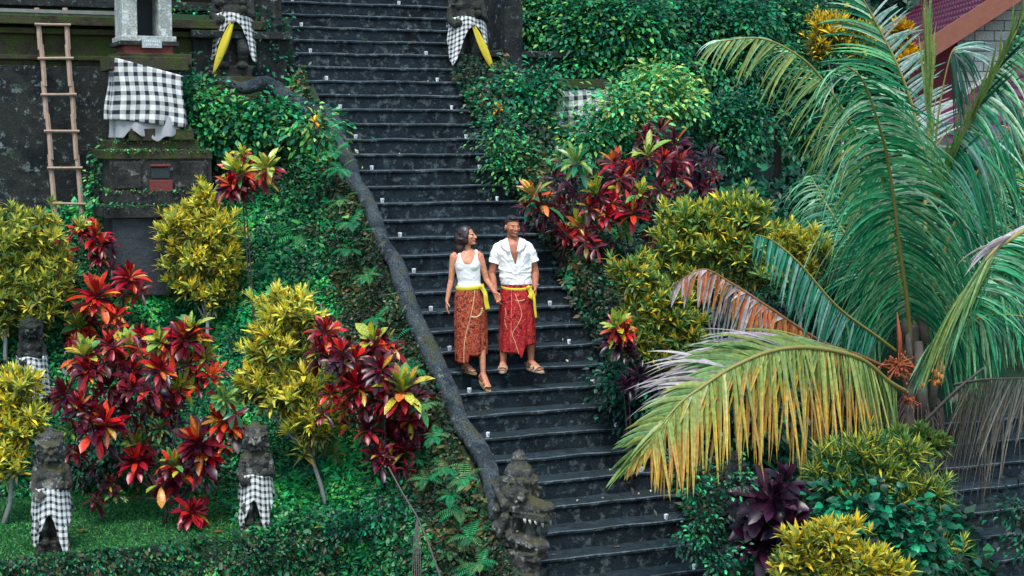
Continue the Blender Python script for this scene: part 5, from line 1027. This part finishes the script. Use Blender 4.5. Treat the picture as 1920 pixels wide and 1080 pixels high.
def zmap(o, f, z0=1.0):
    for v in o.data.vertices:
        if v.co.z > z0: v.co.z = z0+(v.co.z-z0)*f
def wrinkle(o, amp, cx=0., cz=1.15):
    me = o.data; n = len(me.vertices); nv = [v.normal.copy() for v in me.vertices]
    for v, q in zip(me.vertices, nv):
        x, y, z = v.co; a = math.atan2(z-cz, x-cx); r_ = math.hypot(x-cx, z-cz)
        w1 = 1-min(1, abs(noise.noise((a*2.6, r_*3.0, y*4)))*3.2); w2 = 1-min(1, abs(noise.noise((x*7+z*9, y*5+3, z*5-x*9)))*3.4)
        v.co += q*amp*(w1*min(1, r_*6)*.9+w2*.8-.5)
def make_man():
    A = rp(966, 694, (0, 0, 1), 8*RISE); r = root('person', A, 'man in open white shirt, red batik sarong and yellow sash, holding the woman\'s hand', 'person'); r.rotation_euler = (0, 0, -YAW)
    skin = lin((180, 116, 88)); m = MB(); hc = np.array([-.035, -.01, 1.672]); R = rotz(math.radians(28))@np.array(Matrix.Rotation(math.radians(4), 3, 'X'))
    Rt_ = R
    head_parts(m, hc, Rt_, 1.07, True); m.cap((-.025, .02, 1.48), (-.035, .012, 1.61), .064, .060)
    m.cap((-.02, .02, 1.52), (-.18, .02, 1.43), .055, .055); m.cap((-.02, .02, 1.52), (.145, .02, 1.435), .055, .055)
    torso(m, [(.80, .02, .0, .165, .115), (.95, .015, .0, .162, .112), (1.08, .0, .0, .148, .105), (1.25, -.01, .0, .175, .118), (1.38, -.015, 0, .195, .122), (1.47, -.018, .0, .150, .09), (1.53, -.02, .01, .07, .06)], .1)
    arm(m, (-.200, .01, 1.41), (-.272, .01, 1.12), (-.232, -.07, .905), (.052, .052, .042, .044, .029)); hand(m, (-.232, -.07, .905), (.22, -.15, -1), (.55, .5, -.2), (.5, -.8, 0), 1.06, .42)
    arm(m, (.165, .02, 1.415), (.232, .03, 1.14), (.232, -.03, .965), (.052, .052, .042, .043, .028)); hand(m, (.232, -.03, .965), (.02, -.1, -1), (-.9, -.1, 0), (-.1, -1, 0), 1.03, .35)
    for hx, kx, ax, ay, tx, ty, az, tz in ((-.075, -.12, -.140, .0, -.150, -.145, .09, .012), (.10, .165, .185, .03, .30, -.115, .10, .012)):
        m.cap((hx, .0, .85), (kx, -.02, .48), .085, .058); m.cap((kx, -.02, .48), ((kx+ax)/2, .02, .34), .056, .056); m.cap(((kx+ax)/2, .02, .34), (ax, ay, az), .054, .035); foot(m, (ax, ay, az), (tx, ty, tz), 1.0)
    def cf(co):
        n = np.array([noise.noise(Vector(p)*30) for p in co[::1]]); b = skin[None]*(1+.10*n[:, None]); b = np.clip(b, 0, 1)
        ch = sstep(1.52, 1.40, co[:, 2])*sstep(.09, .02, np.abs(co[:, 0]+.01))*(co[:, 1] < -.03); b *= (1-.35*ch)[:, None]
        return face_col(co, hc, Rt_, 1.07, skin, True, b)
    m.fuse('body', 'skin', r, voxel=.0048, it=2, colf=cf)
    body = r.children[0]
    # hair
    h = MB(); L = lambda p: hc+Rt_@(np.array(p)*1.07)
    h.ell(L((0, .024, .044)), np.array((.086, .104, .094)), Rt_, 20, 12); h.ell(L((-.01, -.035, .100)), np.array((.055, .045, .022)), Rt_); h.ell(L((.02, .07, -.03)), np.array((.06, .045, .05)), Rt_)
    def hcut(co):
        q = Rt_.T@(np.array(co)-hc)/1.07; return q[2] < (.062-.35*max(0, .0-q[1]-.06)) and q[1] < -.035 or (q[2] < -.01 and q[1] < .04) or q[2] < -.06 or (abs(q[0]) < .069 and q[1] < -.02 and q[2] < .06)
    h.fuse('hair', 'hair', r, voxel=.006, it=1, nz=.004, nsc=25, nz2=.003, nsc2=90, cut=hcut, colf=lambda co: np.tile(lin((38, 24, 24)), (len(co), 1))*(1+RS.uniform(-.4, .5, (len(co), 1))))
    # shirt: loose body and short sleeves, V opening down the chest
    s = MB(); torso(s, [(.985, .015, .0, .172, .128), (1.02, .012, 0, .178, .134), (1.10, .0, .0, .176, .130), (1.25, -.008, .0, .190, .134), (1.38, -.012, 0, .208, .138), (1.47, -.018, .0, .165, .105), (1.525, -.02, .01, .092, .082), (1.56, -.022, .015, .078, .075)], .1)
    for q in (-1, 1):
        sh_ = np.array((-.180 if q < 0 else .145, .015, 1.42)); el = np.array((-.272, .01, 1.12) if q < 0 else (.232, .03, 1.14)); s.cap((-.02, .02, 1.49), sh_, .074, .068); s.cap(sh_, sh_+(el-sh_)*.82, .071, .077)
    def scut(co):
        x, y, z = co; front = y < 0.01
        if z < 1.0: return True
        if z > 1.545-.02*(y < 0): return True
        v = (z-1.235)*.27
        if front and z > 1.235 and abs(x-(.004-.03*(z-1.235)/.3)) < v*(1.0): return True
        for sh_, el in (((-.185, .015, 1.43), (-.272, .01, 1.12)), ((.150, .015, 1.43), (.232, .03, 1.14))):
            a = Vector(sh_); d = (Vector(el)-a); t = (co-a).dot(d)/d.length_squared
            if t > .60 and abs(x) > .19 and (co-(a+d*t)).length < .12: return True
        return False
    def wr(co): return np.tile([.8, .8, .8], (len(co), 1))
    so = s.fuse('shirt', 'white_cloth', r, voxel=.0045, it=6, nz=.005, nsc=7, cut=scut); wrinkle(so, .009); md = so.modifiers.new('t', 'SOLIDIFY'); md.thickness = .005; md.offset = 1
    for q in (-1, 1):   # collar lapels
        x0 = -.025+q*.075; P = np.zeros((6, 4, 3))
        for i in range(6):
            t = i/5
            for j in range(4): u_ = j/3; P[i, j] = (-.02+q*(.07-.035*t)+q*u_*(.085-.02*t)*(1 if t < .8 else .6), -.06-.085*t-.03*(1-u_)-.01, 1.55-.15*t-.055*u_*(1.1-t)-.02*u_)
        P[:, :, 2] = 1+(P[:, :, 2]-1)*.982; MB().grid(P).build('collar', 'white_cloth', so, smooth=True, solid=.003)
    for z in (1.17, 1.10, 1.04): MB().ell((.006, -.155, z), (.006, .004, .006), nu=8, nv=5).build('button', 'sandal_tan', so)
    # sarong
    keys = [(1.01, .015, .0, .165, .125), (.95, .018, .0, .178, .135), (.85, .02, .0, .200, .15), (.60, .025, .0, .205, .155), (.35, .03, .0, .205, .155), (.215, .03, 0, .20, .152)]
    z, x, y, rx, ry = interp_rings(keys, 44); V, U = lathe_path(np.c_[x, y, z], rx, ry, .05, 96, lambda t, a: t*(.012*math.sin(a*7+1)+.008*math.sin(a*15+3*t))+.012*math.exp(-((a+.35)/.12)**2)*t)
    for j in range(V.shape[1]):
        a = -math.pi+2*math.pi*j/96; L = V[0, j, 2]-V[-1, j, 2]; ext = .0+.09*(a > .1)*(abs(a) < 1.6)*min(1, (a-.1)*2)-.05*math.exp(-((a-.18)/.10)**2)*1.6
        zb = V[-1, j, 2]+ext*1.0; zz = V[0, j, 2]+(V[:, j, 2]-V[0, j, 2])*(V[0, j, 2]-zb)/L; V[:, j, 2] = zz
    sr = MB().grid(V, U*1.).build('sarong', 'batik_red', r, smooth=True, solid=.006)
    ribbon(sr, [(.0, -.165, .90), (.045, -.18, .78), (.075, -.19, .66), (.03, -.19, .55), (-.03, -.19, .44), (.0, -.185, .34), (.045, -.18, .20)], .007, 'trim_gold', 'gold_trim', surf=V)
    ribbon(sr, [(.0, -.18, .83), (.05, -.185, .82), (.11, -.175, .835)], .010, 'trim_gold', 'gold_trim', surf=V); ribbon(sr, [(-.04, -.172, .94), (-.045, -.19, .7), (-.05, -.19, .3)], .004, 'trim_gold', 'gold_trim', surf=V)
    ribbon(sr, [(-.13, -.14, .78), (-.105, -.16, .68), (-.12, -.155, .6), (-.10, -.165, .5)], .006, 'trim_gold', 'gold_trim', surf=V)
    # sash
    P = []; 
    for k in range(25): a = -math.pi+2*math.pi*k/24+.9; P.append((.016+.178*math.sin(a), -.137*math.cos(a), .975-.028*math.cos(a*1)+.0*k))
    V = np.zeros((25, 4, 3))
    for i, p in enumerate(P):
        for j in range(4): V[i, j] = np.array(p)*[1+.02*(j in (1, 2)), 1+.02*(j in (1, 2)), 1]+np.array([0, 0, (j-1.5)*.011])
    sa = MB().grid(V).build('sash', 'yellow_cloth', r, smooth=True, solid=.004); MB().ell((.150, -.115, .965), (.028, .024, .034)).build('knot', 'yellow_cloth', sa, smooth=True, nz=.01, nsc=30)
    ribbon(sa, [(.16, -.12, .96), (.185, -.14, .90), (.165, -.15, .85)], .024, 'yellow_cloth', 'loop', .03); ribbon(sa, [(.165, -.12, .96), (.21, -.14, .88), (.225, -.15, .75), (.24, -.145, .62)], .018, 'yellow_cloth', 'tail', .012)
    MB().tube([np.array((.232, -.005, .995))+np.array([.037*math.cos(a), .031*math.sin(a), .004*math.sin(a)]) for a in np.linspace(0, 2*math.pi, 20)], .008, 6, caps=False).build('watch', 'watch_steel', r, smooth=True)
    sandal(r, (-.140, .0, .10), (-.150, -.160, .024), 'sandal_tan', 1.08); sandal(r, (.185, .03, .11), (.310, -.130, .024), 'sandal_tan', 1.08)
    for c in r.children:
        c.location.z += .004
        if c.name.split('.')[0] in ('body', 'hair', 'shirt'): zmap(c, .982)
    return r
def make_woman():
    A = rp(885, 697, (0, 0, 1), 8*RISE); r = root('person', A, 'woman with long dark hair, white tank top and brown batik sarong, looking at the man', 'person'); r.rotation_euler = (0, 0, -YAW)
    skin = lin((196, 132, 102)); m = MB(); hc = np.array([-.052, .0, 1.592]); R = rotz(math.radians(72))@rotz(0)@np.array(Matrix.Rotation(math.radians(-3), 3, 'X')); k = 1.0
    head_parts(m, hc, R, k, False); m.cap((-.055, .02, 1.40), (-.058, .015, 1.53), .047, .045)
    m.cap((-.055, .02, 1.42), (-.19, .02, 1.365), .04, .042); m.cap((-.055, .02, 1.42), (.075, .02, 1.37), .04, .042)
    torso(m, [(.80, -.02, .0, .165, .12), (.92, -.02, .0, .158, .115), (1.04, -.03, .0, .120, .09), (1.18, -.045, .0, .138, .10), (1.28, -.05, -.012, .150, .112), (1.36, -.055, .0, .135, .085), (1.42, -.055, .01, .06, .055)], .15)
    m.ell((-.100, -.058, 1.235), (.07, .055, .07)); m.ell((.0, -.058, 1.24), (.07, .055, .07))
    arm(m, (-.208, .015, 1.345), (-.238, .02, 1.055), (-.285, -.03, .815), (.044, .040, .032, .033, .022)); hand(m, (-.285, -.03, .815), (-.02, -.12, -1), (.9, .1, 0), (.2, -1, 0), .9, .22)
    arm(m, (.092, .02, 1.35), (.165, .03, 1.07), (.262, -.03, .915), (.044, .040, .032, .033, .022)); hand(m, (.262, -.03, .915), (.55, -.25, -.95), (-.3, -.9, 0), (.6, -.4, .5), .9, .45)
    m.cap((-.09, .0, .82), (-.10, -.03, .48), .078, .052); m.cap((-.10, -.03, .48), (-.09, .0, .33), .050, .048); m.cap((-.09, .0, .33), (-.075, .02, .09), .046, .030); foot(m, (-.075, .02, .085), (.035, -.11, .012), .9)
    m.cap((.05, .0, .82), (.10, -.06, .44), .078, .052); m.cap((.10, -.06, .44), (.115, -.06, .28), .050, .047); m.cap((.115, -.06, .28), (.130, -.10, .0), .045, .029); foot(m, (.130, -.10, -.01), (.215, -.20, -.155), .9)
    def cf(co):
        n = np.array([noise.noise(Vector(p)*30) for p in co]); b = np.clip(skin[None]*(1+.08*n[:, None]), 0, 1); return face_col(co, hc, R, k, skin, False, b)
    m.fuse('body', 'skin', r, voxel=.0048, it=2, colf=cf)
    h = MB(); L = lambda p: hc+R@(np.array(p)*k)
    h.ell(L((0, .028, .040)), np.array((.084, .098, .092))*k, R, 20, 12); h.ell(L((0, .085, -.03)), np.array((.082, .075, .12))*k, R); h.ell(L((0, .09, -.13)), np.array((.08, .07, .12))*k, R); h.cap((-.115, .02, 1.54), (-.150, .030, 1.31), .078, .045); h.ell(L((.064, .012, -.01)), np.array((.026, .055, .10))*k, R); h.ell(L((-.064, .012, -.01)), np.array((.026, .055, .10))*k, R); h.cap(L((.064, .0, -.06)), (-.10, -.045, 1.37), .026, .012)
    for i in range(26):
        u = i/25; a = -1.9+3.3*u; p0 = L((.078*math.sin(a), .045+.055*math.cos(a), -.02)); e = np.array([-.075+.075*math.sin(a+.3)-.05, .06-.05*math.cos(a)*0+.05*math.sin(3*u), 1.325+.05*math.sin(i*2.3)])
        if i % 4 == 0: e = e+[-.02, -.01, -.03]
        h.tube([p0, (p0+e)/2+np.array([-.018, .01, 0]), e], [.024, .026, .008], 7)
    def hcut(co):
        q = R.T@(np.array(co)-hc)/k; return (q[1] < -.048 and q[2] < .088 and q[2] > -.2 and abs(q[0]) < .074) or (q[1] < -.055 and q[2] < .05 and q[2] > -.13)
    h.fuse('hair', 'hair', r, voxel=.005, it=6, nz=.006, nsc=12, nz2=.0015, nsc2=70, cut=hcut, colf=lambda co: np.tile(lin((40, 24, 28)), (len(co), 1))*(1+RS.uniform(-.4, .5, (len(co), 1))))
    s = MB(); torso(s, [(.955, -.022, .0, .150, .112), (1.04, -.03, .0, .130, .104), (1.18, -.045, .0, .144, .116), (1.28, -.05, -.012, .158, .120), (1.36, -.055, .0, .143, .093), (1.42, -.055, .01, .068, .063)], .15)
    s.ell((-.100, -.062, 1.235), (.078, .062, .080)); s.ell((.000, -.062, 1.24), (.078, .062, .080)); s.ell((-.05, -.07, 1.23), (.08, .05, .09)); s.cap((-.055, .02, 1.42), (-.19, .02, 1.37), .046, .049); s.cap((-.055, .02, 1.42), (.075, .02, 1.37), .046, .049)
    def scut(co):
        x, y, z = co; au = abs(x+.045)
        if z < .965: return True
        if z > 1.235 and au > .112+.058*max(0, (1.365-z)/.13)**2: return True
        if au < .082 and z > (1.265+.12*(au/.082)**3 if y < .03 else 1.33): return True
        return False
    so = s.fuse('tank_top', 'white_cloth', r, voxel=.0045, it=16, nz=.003, nsc=7, cut=scut); wrinkle(so, .003, -.04, 1.0)
    keys = [(.985, -.02, .0, .145, .115), (.92, -.02, .0, .166, .128), (.82, -.018, .0, .182, .142), (.55, -.015, -.01, .184, .148), (.30, -.012, -.02, .182, .15), (.15, -.012, -.02, .175, .15)]
    z, x, y, rx, ry = interp_rings(keys, 44); V, U = lathe_path(np.c_[x, y, z], rx, ry, .1, 96, lambda t, a: t*(.010*math.sin(a*6)+.007*math.sin(a*13+2)))
    for j in range(V.shape[1]):
        a = -math.pi+2*math.pi*j/96; Lh = V[0, j, 2]-V[-1, j, 2]; ext = -.035*(a < -.25)+.055*(a > -.25)*(a < 2.4); zb = V[-1, j, 2]+ext; V[:, j, 2] = V[0, j, 2]+(V[:, j, 2]-V[0, j, 2])*(V[0, j, 2]-zb)/Lh
    sr = MB().grid(V, U).build('sarong', 'batik_brown', r, smooth=True, solid=.006)
    ribbon(sr, [(.035, -.135, .955), (.02, -.155, .80), (-.02, -.165, .62), (-.065, -.165, .45), (-.085, -.165, .30), (-.088, -.165, .115)], .008, 'trim_gold', 'gold_trim', surf=V)
    for t in np.linspace(0, 1, 9): 
        a = -.3+2.0*t; p = np.array([.035+.085*math.cos(a-1.6), -.158+.02*math.sin(t*3), .735+.09*math.sin(a-1.6)]); MB().ell(p, (.014, .008, .010), nu=8, nv=5).build('gold_motif', 'trim_gold', sr)
    V = np.zeros((25, 4, 3))
    for i in range(25):
        a = -math.pi+2*math.pi*i/24+.9
        for j in range(4): V[i, j] = (-.022+(.156+.008*(j in (1, 2)))*math.sin(a), -(.124+.006*(j in (1, 2)))*math.cos(a), .975+.012*math.sin(a-.6)+(j-1.5)*.018)
    sa = MB().grid(V).build('sash', 'yellow_cloth', r, smooth=True, solid=.004); MB().ell((.115, -.10, .985), (.03, .025, .03)).build('knot', 'yellow_cloth', sa, smooth=True, nz=.01, nsc=30)
    ribbon(sa, [(.115, -.11, .985), (.155, -.13, .92), (.165, -.14, .84), (.185, -.14, .735)], .022, 'yellow_cloth', 'tail', .026)
    sandal(r, (-.075, .02, .095), (.035, -.125, .020), 'sandal_gold', .92, 2); sandal(r, (.130, -.10, .0), (.215, -.215, -.150), 'sandal_gold', .92, 2)
    for c in r.children:
        c.location.z += .004
        if c.name.split('.')[0] in ('body', 'hair', 'tank_top'): zmap(c, .945)
    return r
make_man(); make_woman()
for o in bpy.data.objects:
    if '_o' in o: del o['_o']
